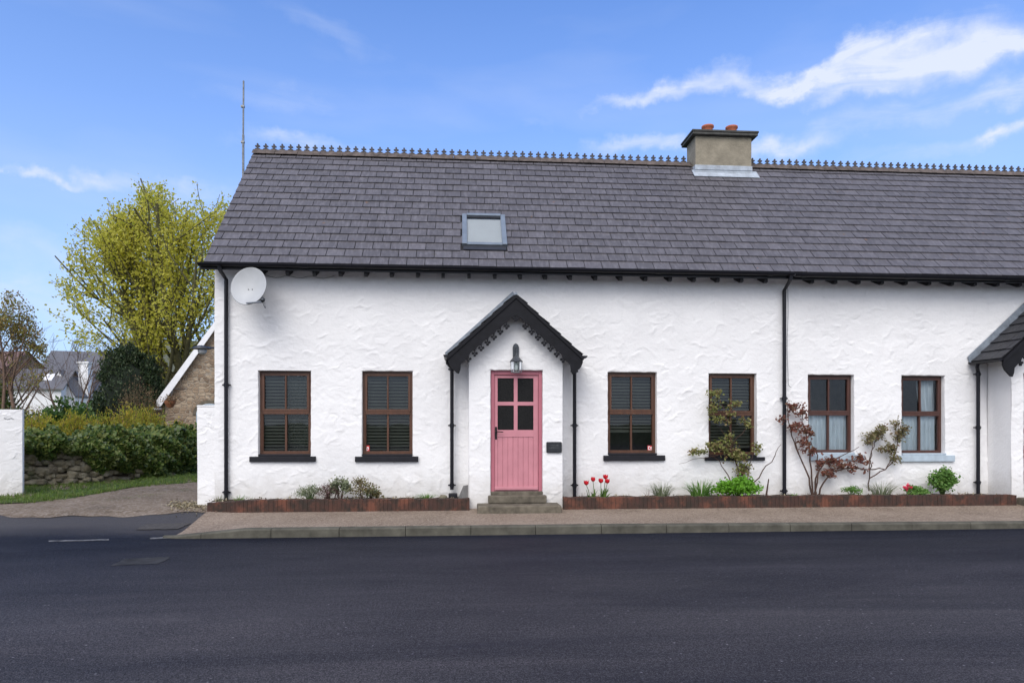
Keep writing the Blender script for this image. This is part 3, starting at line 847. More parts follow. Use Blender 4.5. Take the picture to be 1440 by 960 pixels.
# skylight
b = MB(); fw = .085
A = (SKX0, SKX1, SKS0, SKS1)
def rbox(mb, x0, x1, s0, s1, h0, h1):
    vs = [rp(x, s, h) for x in (x0, x1) for s in (s0, s1) for h in (h0, h1)]
    mb.add(vs, [(0, 1, 3, 2), (4, 6, 7, 5), (0, 4, 5, 1), (2, 3, 7, 6), (0, 2, 6, 4), (1, 5, 7, 3)])
rbox(b, A[0], A[0] + fw, A[2] + .04, A[3], -.02, .07); rbox(b, A[1] - fw, A[1], A[2] + .04, A[3], -.02, .07)
rbox(b, A[0] + fw, A[1] - fw, A[3] - .07, A[3], -.02, .085); rbox(b, A[0] + fw, A[1] - fw, A[2] + .04, A[2] + .11, -.02, .055)
sky = b.build('skylight', M['alu'], cot, bevel=.006)
b = MB(); rbox(b, A[0] + .02, A[1] - .02, A[2] - .09, A[2] + .038, .0, .03); b.build('skylight_apron', M['darkalu'], sky)
b = MB(); rbox(b, A[0] + fw, A[1] - fw, A[3] - .11, A[3] - .071, .0, .06); b.build('rubber_seal', M['darkalu'], sky)
b = MB(); b.add([rp(A[0] + fw, A[2] + .11, .045), rp(A[1] - fw, A[2] + .11, .045), rp(A[1] - fw, A[3] - .11, .045), rp(A[0] + fw, A[3] - .11, .045)], [(0, 1, 2, 3)]); b.build('pane', M['glass'], sky)
b = MB(); b.add([rp(A[0] + fw, A[2] + .11, .02), rp(A[1] - fw, A[2] + .11, .02), rp(A[1] - fw, A[3] - .11, .02), rp(A[0] + fw, A[3] - .11, .02)], [(0, 1, 2, 3)]); b.build('roller_blind', M['skyblind'], sky)

# chimney
CZ1 = Z_(1015, 192, YR - .28)
b = MB(); b.box(chx0, chx1, YR - .28, YR + .28, ZR - .45, CZ1)
ch = b.build('chimney', M['chimney'], cot, bevel=.012)
b = MB(); ov = .085
b.box(chx0 - ov, chx1 + ov + .02, YR - .28 - ov, YR + .28 + ov + .02, CZ1 + .002, CZ1 + .055); b.box(chx0 - ov - .015, chx1 + ov + .035, YR - .28 - ov - .015, YR + .28 + ov + .035, CZ1 + .057, CZ1 + .10)
b.build('cap', M['capm'], ch, bevel=.01)
for pxx in (994, 1027.5):
    b = MB(); x = X_(pxx, YR); zz = CZ1 + .101
    b.lathe((x, YR - .05, zz), [(.095, 0), (.10, .05), (.105, .15), (.13, .17), (.13, .205), (.105, .21), (.085, .205), (.08, 0)], 20)
    b.build('chimney_pot', M['terracotta'], ch, smooth=True)
b = MB()
yf = YR - .285; zf = ZR - .26 * (ZR - ZE) / (YR - YE)
b.box(chx0 - .012, chx1 + .012, yf - .008, YR + .1, ZR - .32, ZR - .10)
vs = [rp(x, s, h) for x in (chx0 - .06, chx1 + .13) for s in (SL - .55, SL - .28) for h in (.02, .034)]
b.add(vs, [(0, 1, 3, 2), (4, 6, 7, 5), (0, 4, 5, 1), (2, 3, 7, 6), (0, 2, 6, 4), (1, 5, 7, 3)])
b.tube([(chx0 - .01, yf - .012, ZR - .20), (chx1 + .01, yf - .012, ZR - .195)], .008, 6)
b.build('flashing', M['leadlight'], ch, bevel=.004)

# gutter, fascia, rafter tails
b = MB(); gutter(b, XL - .12, XM - .03, YE - .045, ZE - .015); b.box(XL - .12, XM - .03, YE + .012, YE + .035, ZE - .11, ZE - .005)
for gx in np.arange(XL + 1.6, XM, 2.0): gutter(b, gx - .05, gx + .05, YE - .045, ZE - .016, .060)
b.build('gutter', M['plastic'], cot)
tails = [at(365, 388, -.2).x + .0]
x = X_(370, -.2)
def tails_for(par, x0, x1):
    x = x0
    while x < x1:
        t = MB(); w = .028
        sl_ = (ZR - ZE) / (YR - YE)
        prof = [(YE + .04, ZE - .10), (YE + .04, ZE - .165), (YE + .10, ZE - .175), (-.005, ZE - .10 + .04), (-.005, ZE + .20), (YE + .04, ZE - .02)]
        vs = [(xx, y, z) for xx in (x - w, x + w) for y, z in prof]; n = len(prof)
        t.add(vs, [tuple(range(n)), tuple(range(2 * n - 1, n - 1, -1))] + [((i + 1) % n, i, n + i, n + (i + 1) % n) for i in range(n)])
        t.build('rafter_tail', M['black'], par)
        x += .436 + rnd.uniform(-.012, .012)
tails_for(cot, X_(370, -.2), XM - .1)
# soffit boards (white) between tails, following the slope
b = MB(); vs = []
for x in (XL - .02, XM): vs += [(x, YE + .036, ZE - .085), (x, .02, ZE + .25), (x, YE + .036, ZE - .07), (x, .02, ZE + .265)]
b.add(vs, [(0, 1, 5, 4), (2, 6, 7, 3), (0, 4, 6, 2), (1, 3, 7, 5), (0, 2, 3, 1), (4, 5, 7, 6)]); b.build('soffit', M['white'], cot)

# downpipes of the main eave
def dp(par, pxs, pyt, pyb, y=-.065, head=None, br=()):
    pts = []
    x = X_(pxs, y); zb, zt = Z_(pxs, pyb, y), Z_(pxs, pyt, y)
    if head: pts += [(X_(head[0], YE - .04), YE - .045, ZE - .06), (X_(head[0], YE - .04), YE - .045, ZE - .12), (x, y, zt)]
    else: pts += [(x, y, zt)]
    pts += [(x, y, zb)]
    return pipe(par, pts, .033, [Z_(pxs, q, y) for q in br])
dp(cot, 318, 393, 703, head=(309, 0), br=(541, 692))
dp(cot, 1103, 408, 700, head=(1112, 0), br=(560, 690))
# ------------------------------------------------------------------ porch
HALF = 1.115
def porch(par, c, colour_door, seed, house_wall=True, doorshift=0.0, frame_m='pinkframe', door_m='pink', full=True, pipes=(True, True)):
    w0, w1 = c + (px0 - PC), c + (px1 - PC)
    zs, zt = .455, Z_(720, 520.5, PW); dl, dr = c + (X_(690, PW) - PC) + doorshift, c + (X_(763, PW) - PC) + doorshift
    b = MB(); zapex = 3.62; zev = 2.55
    # front wall of the porch, clipped under the roof
    H0 = MB(); front_wall(H0, w0, w1, -.05, 3.62, PW, [(dl, dr, zs, zt)], seed, reveal=.09)
    slope = .885; cc = c + RC
    V2 = []
    for (x, y, z) in H0.v:
        lim = zapex - abs(x - cc) * slope - .03
        V2.append((x, y, min(z, lim)))
    b.add(V2, H0.f)
    for (x, s) in ((w0, 1), (w1, -1)):
        lim = zapex - abs(x - cc) * slope - .03
        n = 12; rr = [(x, PW + (0 - PW) * k / n) for k in range(n + 1)]
        vs = [(x, y, -.05) for x, y in rr] + [(x, y, lim) for x, y in rr]
        fs = [(k, k + 1, n + 2 + k, n + 1 + k) if s < 0 else (k + 1, k, n + 1 + k, n + 2 + k) for k in range(n)]
        b.add(vs, fs)
    pw = b.build('porch', M['render'], par, smooth=False)
    for p in pw.data.polygons: p.use_smooth = True
    # roof: two slate slopes running back to the wall
    cw_ = c; c = c + RC
    YF = -.74; zA = 3.755; half = HALF; zE = zA - half * .905
    L = math.hypot(half, half * .905)
    rf = MB(); dk = MB()
    for sgn in (-1, 1):
        u = Vector((-sgn * half, 0, zA - zE)).normalized() * 1.0
        nrm = Vector((sgn * (zA - zE), 0, half)).normalized()
        base = Vector((c + sgn * half, 0, zE))
        def P(y, s, h, base=base, u=u, nrm=nrm, sgn=sgn):
            q = base + u * s + nrm * h
            return Vector((q.x, y * 1.0, q.z))
        slates(rf, YF, -.012, (), 5 + sgn, 0, L, P, L / 6, .25, .006, .010)
        vs = [P(y, s, h) for y in (YF + .01, -.01) for s in (.0, L + .01) for h in (-.035, -.002)]
        dk.add(vs, [(0, 1, 3, 2), (4, 6, 7, 5), (0, 4, 5, 1), (2, 3, 7, 6), (0, 2, 6, 4), (1, 5, 7, 3)])
    r = rf.build('porch_roof', M['porchslate'], pw)
    dk.build('porch_roof_deck', M['black'], pw)
    # lead ridge + stepped flashing on the wall
    fl = MB(); fl.tube([(c, YF - .01, zA - .002), (c, -.04, zA - .002)], .03, 8)
    poly = []
    for sgn in (-1, 1):
        k = [(c + sgn * (half + .03), zE - .02), (c + sgn * (half + .07), zE + .10), (c, zA + .17), (c, zA + .0)]
        fl.prism(k, -.035, -.016)
    fl.build('flashing', M['lead'], pw, label='lead flashing along the porch roof')
    # bargeboard with pierced trefoil fringe, on front
    bg = MB(); zo = zA - .035; y0, y1 = YF - .035, YF
    s = .905
    for sgn in (-1, 1):
        ox = c
        outer_end = c + sgn * (half + .0)
        poly = [(c, zo), (outer_end, zo - half * s), (outer_end, zo - half * s - .09), (c + sgn * (half - .035), zo - half * s - .17), (c + sgn * (half - .10), zo - half * s - .235),
                (c + sgn * (half - .14), zo - half * s - .275), (c + sgn * (half - .175), zo - half * s - .285), (c + sgn * (half - .20), zo - half * s - .22), (c + sgn * (half - .21), zo - half * s - .13), (c + sgn * (half - .30), zo - half * s - .035)]
        # scalloped lower edge up to the apex
        n = 7; xs0 = half - .33; xs1 = .05
        low = lambda q: zo - q * .865 - .325
        pts = []
        for k in range(n):
            qa = xs0 + (xs1 - xs0) * k / n; qb = xs0 + (xs1 - xs0) * (k + 1) / n
            for m_, dd in ((0, 0), (.25, .018), (.5, .026), (.75, .018)):
                q = qa + (qb - qa) * m_; pts.append((c + sgn * q, low(q) + dd))
        poly += pts + [(c, low(0))]
        bg.prism(poly, y0, y1 - (.001 if sgn > 0 else 0))
        for k in range(n):
            q = xs0 + (xs1 - xs0) * k / n + .0; x, z = c + sgn * q, low(q)
            bg.prism([(x - .010, z + .03), (x - .009, z - .045), (x + .009, z - .045), (x + .010, z + .03)], y0 + .006, y1 - .006)
            for (ax, az) in ((-.030, -.045), (.030, -.045), (0, -.080)):
                pl = [(x + ax + .023 * math.cos(t), z + az + .023 * math.sin(t)) for t in np.linspace(0, 2 * math.pi, 11)[:-1]]
                bg.prism(pl, y0 + .004 + ax * .05, y1 - .004 + ax * .03)
    x, z = c, zo - .325
    bg.prism([(x - .014, z + .05), (x - .01, z - .05), (x + .01, z - .05), (x + .014, z + .05)], y0 + .005, y1 - .007)
    for (ax, az) in ((-.034, -.045), (.034, -.045), (0, -.08)):
        pl = [(x + ax + .026 * math.cos(t), z + az + .026 * math.sin(t)) for t in np.linspace(0, 2 * math.pi, 11)[:-1]]
        bg.prism(pl, y0 + .004 + ax * .05, y1 - .004 + ax * .03)
    # moulding strip along the top
    for sgn in (-1, 1):
        vs = []
        for yy in (y0 - .02, y0):
            for (q, dz) in ((0, .018), (half + .01, .018), (half + .01, -.045), (0, -.045)): vs.append((c + sgn * q, yy, zo - q * s + dz))
        bg.add(vs, [(0, 1, 2, 3), (7, 6, 5, 4), (0, 4, 5, 1), (1, 5, 6, 2), (2, 6, 7, 3), (3, 7, 4, 0)])
    bg.build('bargeboard', M['black'], pw, label='black carved bargeboard with a fringe of trefoils')
    # side gutters + pipes
    for sgn in (-1, 1):
        g = MB()
        xg = c + sgn * (half + .035); zg = zE - .01
        prof = [(math.cos(a) * .045, math.sin(a) * .045) for a in np.linspace(math.pi, 2 * math.pi, 8)]; inn = [(p[0] * .85, p[1] * .85) for p in prof[::-1]]
        pl = [(xg + p[0], zg + p[1]) for p in prof]; g.prism(pl, YF - .03, -.04)
        g.build('gutter', M['plastic'], pw)
    return pw, r, zs, zt, dl, dr, zE

pw, prf, zs, zt, dl, dr, zE1 = porch(cot, PC, None, 21)
def porch_pipe(par, pxs, pyb, xg, zE_, br, y=-.12):
    x = X_(pxs, y)
    pts = [(xg, y - .12, zE_ - .04), (xg, y - .10, zE_ - .10), (x, y, zE_ - .19), (x, y, Z_(pxs, pyb, y))]
    return pipe(par, pts, .032, [Z_(pxs, q, y) for q in br])
porch_pipe(cot, 635.5, 688, PC + RC - HALF - .02, zE1, (519, 598, 682))
porch_pipe(cot, 808, 700, PC + RC + HALF + .02, zE1, (522, 598, 682))
b = MB(); c = at(637, 695, -.16); b.box(c.x - .075, c.x + .075, -.26, -.08, .33, c.z + .02); b.build('drain_hopper', M['sill'], cot, bevel=.01)

def door(par, dl, dr, zs, zt, frm, leafm, pane=True, detail=True):
    y0 = PW + .055; fw = .062
    b = MB()
    b.box(dl + .003, dl + fw, y0, y0 + .08, zs, zt - .003); b.box(dr - fw, dr - .003, y0, y0 + .08, zs, zt - .003); b.box(dl + fw, dr - fw, y0 + .001, y0 + .08, zt - fw - .01, zt - .003)
    b.box(dl + fw - .001, dl + fw + .012, y0 + .02, y0 + .07, zs, zt - fw)
    fr = b.build('door_frame', M[frm], par, bevel=.004)
    # leaf
    L, Rr = dl + fw + .004, dr - fw - .004; T = zt - fw - .014; B = zs + .012; yl = y0 + .026; ye = yl + .045
    hp = lambda py: Z_(726, py, PW + .08)
    p0, p1 = X_(700.2, PW + .08) - PC, X_(723.0, PW + .08) - PC; q0, q1 = X_(728.3, PW + .08) - PC, X_(750.6, PW + .08) - PC
    cx = (dl + dr) / 2
    p0, p1, q0, q1 = cx + p0, cx + p1, cx + q0, cx + q1
    zr = [hp(531.6), hp(564.7), hp(570), hp(604.3)]
    d = MB()
    d.box(L, p0, yl, ye, B, T); d.box(q1, Rr, yl, ye, B, T)
    d.box(p0, q1, yl + .001, ye, zr[0], T); d.box(p1, q0, yl + .001, ye, zr[3], zr[0]); d.box(p0, p1, yl + .001, ye, zr[2], zr[1]); d.box(q0, q1, yl + .001, ye, zr[2], zr[1])
    zmid = zr[3] - .12
    d.box(p0, q1, yl + .001, ye, zmid, zr[3])
    # tongue-and-groove boards
    n = 7; wb = (q1 - p0) / n
    for k in range(n):
        a, c_ = p0 + k * wb + .003, p0 + (k + 1) * wb - .003
        d.box(a, c_, yl + .009, ye - .004, B, zmid)
    d.box(p0, q1, yl + .018, ye - .006, B, zmid)
    df = d.build('door', M[leafm], par, bevel=.0025)
    g = MB()
    for a, c_ in ((p0, p1), (q0, q1)):
        for za, zb in ((zr[1], zr[0]), (zr[3], zr[2])):
            g.add([(a, yl + .018, za), (c_, yl + .018, za), (c_, yl + .018, zb), (a, yl + .018, zb)], [(0, 1, 2, 3)])
    g.build('pane', M['privglass'], df)
    w = MB(); w.prism([(L + .002, B + .02), (Rr - .002, B + .02), (Rr - .002, B + .075), (L + .002, B + .075)], yl - .028, yl - .001)
    w.build('weather_bar', M[leafm], df, bevel=.006)
    h = MB(); hx = L + .028; hz = hp(609)
    h.box(hx - .017, hx + .017, yl - .010, yl - .001, hz - .10, hz + .11)
    h.tube([(hx, yl - .01, hz + .03), (hx, yl - .05, hz + .03), (hx + .03, yl - .058, hz + .03), (hx + .12, yl - .052, hz + .022)], [.011, .011, .010, .008], 8)
    h.tube([(hx, yl - .012, hz - .05), (hx, yl - .016, hz - .05)], .009, 10)
    h.build('handle', M['black'], df, bevel=.003)
    # dark hall behind so nothing shows through
    q = MB(); q.box(dl + .002, dr - .002, ye + .03, ye + .05, zs, zt - .002); q.build('door_backing', M['darkroom'], fr)
    s = MB(); s.box(dl - .002, dr + .002, PW - .015, y0 + .09, zs - .05, zs + .011); s.build('threshold', M['concrete'], par, bevel=.006)
    return df
door(cot, dl, dr, zs, zt, 'pinkframe', 'pink')

# steps
st = thing('doorstep', 'two worn grey concrete steps below the pink door', 'steps', (PC, -.8, .17))
b = MB(); y = -1.0; a0, a1 = X_(671.5, y), X_(790, y); b.box(a0, a1, y, PW - .003, .08, Z_(730, 711, y)); ztl = Z_(730, 711, y)
b.build('lower_step', M['concrete'], st, bevel=.022)
b = MB(); y = -.68; a0, a1 = X_(686.5, y), X_(769, y); b.box(a0, a1, y, PW - .016, ztl + .002, zs - .045); b.build('upper_step', M['concrete'], st, bevel=.02)

# ================================================================== RIGHT COTTAGE
cot2 = thing('cottage', 'neighbouring white cottage with pale blue sills and dark red windows, joined at the downpipe', 'cottage', ((XM + XR) / 2, 0, .15))
WIN2 = [(1137, 1201, 526.7, 638.3, 1140, 1216, 647), (1268, 1329, 528, 639, 1265.5, 1343, 648.8)]
D2 = [wdims(w) for w in WIN2]
D2.append((12.6, 13.4, D2[0][2], D2[0][3], (12.5, 13.5, D2[0][4][2])))
PC2 = 10.58
b = MB(); front_wall(b, XM + .001, XR, -.1, WT, 0.004, [(d[0], d[1], d[3], d[2]) for d in D2] + [(PC2 - .5, PC2 + .5, .2, 2.6)], 9)
gable(b, XR, False)
b.add([(XM, YB - .35, -.1), (XR, YB - .35, -.1), (XR, YB - .35, ZE + .2), (XM, YB - .35, ZE + .2)], [(3, 2, 1, 0)])
b.build('wall', M['render'], cot2, smooth=True)
for i, d in enumerate(D2):
    window(cot2, d[0], d[1], d[2], d[3], d[4], frame='frame2', sill='bluesill', content=['cafe', 'cafe_side', 'cafe'][i], Y=.1)
roof2 = roof_parts(cot2, XM + .002, XR + .05, (), 8, False, True)
b = MB(); crest(b, XM, XR + .05, 6); b.build('ridge_tiles', M['crest'], roof2)
b = MB(); finials(b, XM + .06, XR); b.build('ridge_crest', M['crestgrey'], roof2, label='row of small cross shaped finials along the ridge')
b = MB(); gutter(b, XM - .015, XR, YE - .05, ZE - .03, .06); b.box(XM - .015, XR, YE + .012, YE + .035, ZE - .12, ZE - .005)
for gx in np.arange(XM + .15, XR, 1.9): gutter(b, gx - .05, gx + .05, YE - .05, ZE - .031, .066)
b.build('gutter', M['plastic'], cot2)
tails_for(cot2, X_(1138, -.2), XR - .1)
b = MB(); vs = []
for x in (XM + .002, XR): vs += [(x, YE + .036, ZE - .085), (x, .02, ZE + .25), (x, YE + .036, ZE - .07), (x, .02, ZE + .265)]
b.add(vs, [(0, 1, 5, 4), (2, 6, 7, 3), (0, 4, 6, 2), (1, 3, 7, 5), (0, 2, 3, 1), (4, 5, 7, 6)]); b.build('soffit', M['white'], cot2)
pw2, prf2, zs2, zt2, dl2, dr2, zE2 = porch(cot2, PC2, None, 33, doorshift=-.12)
porch_pipe(cot2, 1375.5, 697, PC2 + RC - HALF - .02, zE2, (526, 601, 678), y=-.09)
door(cot2, dl2, dr2, zs2, zt2, 'redwood', 'redwood')
st2 = thing('doorstep', 'grey concrete step below the dark red door at the right edge', 'steps', (PC2, -.8, .15))
b = MB(); b.box(dl2 - .15, dr2 + .15, -.95, PW - .003, .08, .30); b.build('lower_step', M['concrete'], st2, bevel=.02)

# ------------------------------------------------------------------ lean: wing wall, gate wall
def rough_block(name, x0, x1, y0, y1, z0, z1, mat, label, cat, seed, coping=True):
    t = thing(name, label, cat, ((x0 + x1) / 2, (y0 + y1) / 2, z0))
    b = MB()
    hb = MB(); front_wall(hb, x0, x1, z0, z1, y0, [], seed)
    b.add(hb.v, hb.f)
    b.add([(x0, y0 + .0, z0), (x0, y1, z0), (x0, y1, z1), (x0, y0, z1), (x1, y0, z0), (x1, y1, z0), (x1, y1, z1), (x1, y0, z1)],
          [(1, 0, 3, 2), (4, 5, 6, 7), (5, 1, 2, 6), (3, 7, 6, 2)])
    b.build('wall_body', mat, t, smooth=False)
    if coping:
        c = MB(); c.box(x0 - .01, x1 + (.01 if name != 'garden_wall' else -.002), y0 - .012, y1 + .01, z1 + .001, z1 + .03); c.build('coping', mat, t, bevel=.012)
    return t
xw = X_(277.5, .04)
rough_block('garden_wall', xw, XL - .004, .04, 1.2, -.1, Z_(288, 572, .04), M['render'], 'short white rendered wall stub against the left corner of the cottage', 'wall', 4)
# gate wall on the far left: runs away from the lane towards the road
p0, p1 = far(31.5, 0, 13.2), far(-160, 0, 12.2)
t = thing('boundary_wall', 'white painted wall end at the left edge, across the lane', 'wall', (p0.x, p0.y, .15))
b = MB(); d = Vector((p1.x - p0.x, p1.y - p0.y, 0)); Ln = d.length; d.normalize(); nrm = Vector((d.y, -d.x, 0))
if nrm.y < 0: nrm = -nrm
hb = MB(); front_wall(hb, 0, Ln, 0.0, 1.76, 0, [], 14, step=.025)
zt_ = 1.87
vs = [p0 * 1 + d * v[0] + nrm * v[1] for v in hb.v]; vs = [(v.x, v.y, .12 + h[2]) for v, h in zip(vs, hb.v)]
b.add(vs, [f[::-1] for f in hb.f])
e = [p0, p1, p1 + nrm * .3, p0 + nrm * .3]
b.add([(q.x, q.y, .05) for q in e] + [(q.x, q.y, .12 + 1.76) for q in e], [(4, 5, 6, 7), (3, 0, 4, 7), (1, 2, 6, 5), (2, 3, 7, 6)])
b.build('wall_body', M['render'], t)
b = MB(); q0 = p0 + d * .18 - nrm * .02
pp = [p0 + d * .14 - nrm * .012, p0 + d * .30 - nrm * .012]
for k in range(3):
    b.tube([(pp[0].lerp(pp[1], (k) / 3).x, pp[0].lerp(pp[1], k / 3).y, 1.70), (pp[0].lerp(pp[1], (k + .8) / 3).x, pp[0].lerp(pp[1], (k + .8) / 3).y, 1.70 + .012 * (-1) ** k)], .006, 5)
b.build('metal_fixing', M['steel'], t)

# ------------------------------------------------------------------ brick edging with bed soil
def edging(name, label, x0, x1, ends, seed, dipl=False):
    t = thing(name, label, 'edging', ((x0 + x1) / 2, -.62, .17), 'brick edgings of the front bed')
    b = MB(); rr = random.Random(seed); x = x0; yf = -.66
    while x < x1 - .03:
        w = min(.068 + rr.uniform(-.003, .003), x1 - x)
        dz = 0; dy = 0
        if dipl and x - x0 < .6: q = 1 - (x - x0) / .6; dz = -.05 * q; dy = .10 * q * q
        zt_ = .366 + dz + rr.uniform(-.006, .006) - max(0, x - 6) * .0035; y0 = yf + dy + rr.uniform(-.005, .004)
        bb = .006
        b.box(x + .0015, x + w - .0015, y0, y0 + .11, .08, zt_)
        x += w
    b.build('brick_row', M['brick'], t, bevel=.0035)
    m = MB(); m.box(x0 + (.5 if dipl else .03), x1 - .01, yf + .006, yf + .10, .1, .352 - max(0, (x1 - 6)) * .0035); m.build('mortar', M['mortar'], t)
    s = MB(); n = 40; vs = []; fs = []
    for j in range(4):
        for i in range(n + 1):
            vs.append((x0 + .02 + (x1 - x0 - .03) * i / n, (yf + .1) + (.02 - yf - .1) * j / 3 + (.1 if dipl and i < 2 and j == 0 else 0), .325 + .012 * math.sin(i * 2.1 + j) - .006 * (i % 3) - max(0, x0 + (x1 - x0) * i / n - 6) * .0035))
    for j in range(3):
        for i in range(n): a = j * (n + 1) + i; fs.append((a, a + 1, a + n + 2, a + n + 1))
    s.add(vs, fs); s.build('bed_soil', M['soil'], t, smooth=True)
    return t
edging('brick_edging', 'low brown brick edging of the bed left of the steps', X_(289, -.62), px0 + .01, None, 1, True)
edging('brick_edging', 'long low brown brick edging of the bed right of the steps', px1 - .005, X_(1427, -.62), None, 2)

# ------------------------------------------------------------------ fixtures
# satellite dish
dc = at(349.5, 402, -.50)
t = thing('satellite_dish', 'round grey satellite dish below the left end of the eaves', 'satellite dish', (dc.x, dc.y, dc.z))
rot = Matrix.Rotation(R(-8), 3, 'Z') @ Matrix.Rotation(R(90 - 14), 3, 'X')
b = MB(); n = 40; RD = .305
prof = [(RD * k / 8, .075 * (k / 8) ** 2 - .075) for k in range(9)] + [(RD + .008, .004), (RD + .008, -.006), (RD - .002, -.010)] + [(RD * k / 8, .075 * (k / 8) ** 2 - .085) for k in range(7, -1, -1)]
tmpl = Matrix.Diagonal((.95, 1.06, 1))
b.lathe(dc, prof, n, rot @ tmpl)
dsh = b.build('reflector', M['dish'], t, smooth=True)
b = MB(); b.tube([dc + rot @ (tmpl @ Vector(((RD + .004) * math.cos(a), (RD + .004) * math.sin(a), -.006))) for a in np.linspace(0, 2 * math.pi, 49)], .0065, 6, cap=False); b.build('rim', M['steel'], t, smooth=True)
b = MB(); foot = dc + rot @ Vector((0, -.30, -.01)); lnb = at(369.5, 424.5, dc.y - .36)
lnb = Vector((lnb.x, lnb.y, lnb.z))
b.tube([foot + Vector((0, .03, .01)), foot, lnb], .014, 8); b.tube([foot + Vector((-.05, .05, .02)), foot + Vector((.03, -.01, 0))], .006, 6)
b.build('arm', M['steel'], t)
b = MB(); b.tube([lnb + Vector((0, -.02, .02)), lnb + Vector((0, .01, .035)), lnb + Vector((-.005, .08, .05))], [.030, .034, .022], 12)
b.tube([lnb, lnb + Vector((.01, .01, -.05)), lnb + Vector((.03, .04, -.09)), lnb + Vector((.02, .09, -.07)), lnb + Vector((-.02, .2, -.03)), lnb + Vector((-.06, .33, .05))], .004, 5)
b.build('receiver', M['lampmetal'], t, smooth=True)
b = MB(); b.tube([dc + Vector((0, .11, -.02)), dc + Vector((0, .2, -.02)), Vector((dc.x + .02, -.02, dc.z - .05))], .022, 8); b.box(dc.x - .06, dc.x + .09, -.03, -.008, dc.z - .15, dc.z + .05); b.build('bracket', M['steel'], t)
for sx in (-.03, .035):
    b = MB(); b.tube([dc + rot @ Vector((sx, -.03, -.074)), dc + rot @ Vector((sx, -.03, -.066))], .009, 8); b.build('bolt_head', M['lampmetal'], t)

# lantern
lc = at(726, 505, PW - .12); t = thing('wall_lantern', 'small pewter lantern with clear glass above the pink door', 'lantern', (lc.x, PW, lc.z))
ux = X_(727, PW) - X_(726, PW)
zz = lambda py: Z_(726, py, PW - .12)
b = MB(); b.prism([(lc.x - .050, zz(502)), (lc.x + .050, zz(502)), (lc.x + .052, zz(487)), (lc.x + .036, zz(483.5)), (lc.x, zz(481.5)), (lc.x - .036, zz(483.5)), (lc.x - .052, zz(487))], PW - .012 - .02, PW - .008)
b.tube([(lc.x, PW - .03, zz(491)), (lc.x, PW - .09, zz(487)), (lc.x, PW - .12, zz(490)), (lc.x, PW - .12, zz(500))], .010, 8)
b.build('bracket', M['lampmetal'], t, bevel=.003)
b = MB(); b.lathe((lc.x, PW - .12, 0), [(.001, zz(496)), (.018, zz(496)), (.026, zz(500)), (.058, zz(503)), (.108, zz(507.8)), (.108, zz(509)), (.02, zz(508.5))], 6)
b.build('lamp_shade', M['lampmetal'], t)
b = MB(); r0, r1 = .094, .084
vs = []; fs = []
for k in range(6):
    a = k * math.pi / 3
    vs += [(lc.x + r0 * math.cos(a), PW - .12 + r0 * math.sin(a), zz(509)), (lc.x + r1 * math.cos(a), PW - .12 + r1 * math.sin(a), zz(523.5))]
for k in range(6): j = (k + 1) % 6; fs.append((2 * k, 2 * j, 2 * j + 1, 2 * k + 1))
b.add(vs, fs); b.build('lamp_glass', M['lampglass'], t)
b = MB()
for k in range(6):
    b.tube([vs[2 * k], vs[2 * k + 1]], .005, 5); j = (k + 1) % 6; b.tube([vs[2 * k + 1], vs[2 * j + 1]], .006, 5)
b.build('lamp_cage', M['steel'], t)
b = MB(); b.lathe((lc.x, PW - .12, 0), [(.001, zz(510)), (.018, zz(510)), (.028, zz(514)), (.03, zz(518)), (.018, zz(521)), (.001, zz(522))], 12); b.build('bulb', M['bulb'], t, smooth=True)

# plaque
t = thing('name_plaque', 'small black rounded name plaque right of the pink door', 'plaque', (X_(779, PW), PW, Z_(779, 629, PW)))
x0, x1, z0, z1 = X_(768.3, PW - .02), X_(790, PW - .02), Z_(779, 636.2, PW - .02), Z_(779, 621, PW - .02)
def rrect(x0, x1, z0, z1, r, n=4):
    o = []
    for (cx, cz, a0) in ((x1 - r, z1 - r, 0), (x0 + r, z1 - r, 90), (x0 + r, z0 + r, 180), (x1 - r, z0 + r, 270)):
        for k in range(n + 1): a = R(a0 + 90 * k / n); o.append((cx + r * math.cos(a), cz + r * math.sin(a)))
    return o
b = MB(); b.prism(rrect(x0, x1, z0, z1, .018), PW - .028, PW - .006); b.prism(rrect(x0 + .012, x1 - .012, z0 + .012, z1 - .012, .012), PW - .032, PW - .027); b.build('plate', M['plaque'], t, bevel=.002)
b = MB()
for (cz, n, wd) in ((z1 - .058, 8, .145), (z1 - .098, 10, .17)):     # two lines of worn raised lettering, too small to read
    for k in range(n):
        cx = (x0 + x1) / 2 - wd / 2 + wd * (k + .5) / n; h = rnd.uniform(.016, .024)
        b.box(cx - .006, cx - .003, PW - .034, PW - .0315, cz - h / 2, cz + h / 2); b.box(cx - .003, cx + .005, PW - .0338, PW - .0315, cz - h / 2 + rnd.choice((0, h / 2, h - .004)), cz - h / 2 + rnd.choice((0, h / 2, h - .004)) + .0035)
b.build('lettering', M['plaquetext'], t)

# leaning board by the porch
t = thing('leaning_board', 'short grey weathered board leaning against the porch left of the steps', 'board', (X_(650, -.4), -.4, .33))
b = MB(); b.prism([(X_(643.5, -.45), .33), (X_(651.5, -.45), .33 + .23), (X_(658.5, -.45), .33 + .245), (X_(658, -.45), .33)], -.47, -.43); b.build('board', M['board'], t, bevel=.004)

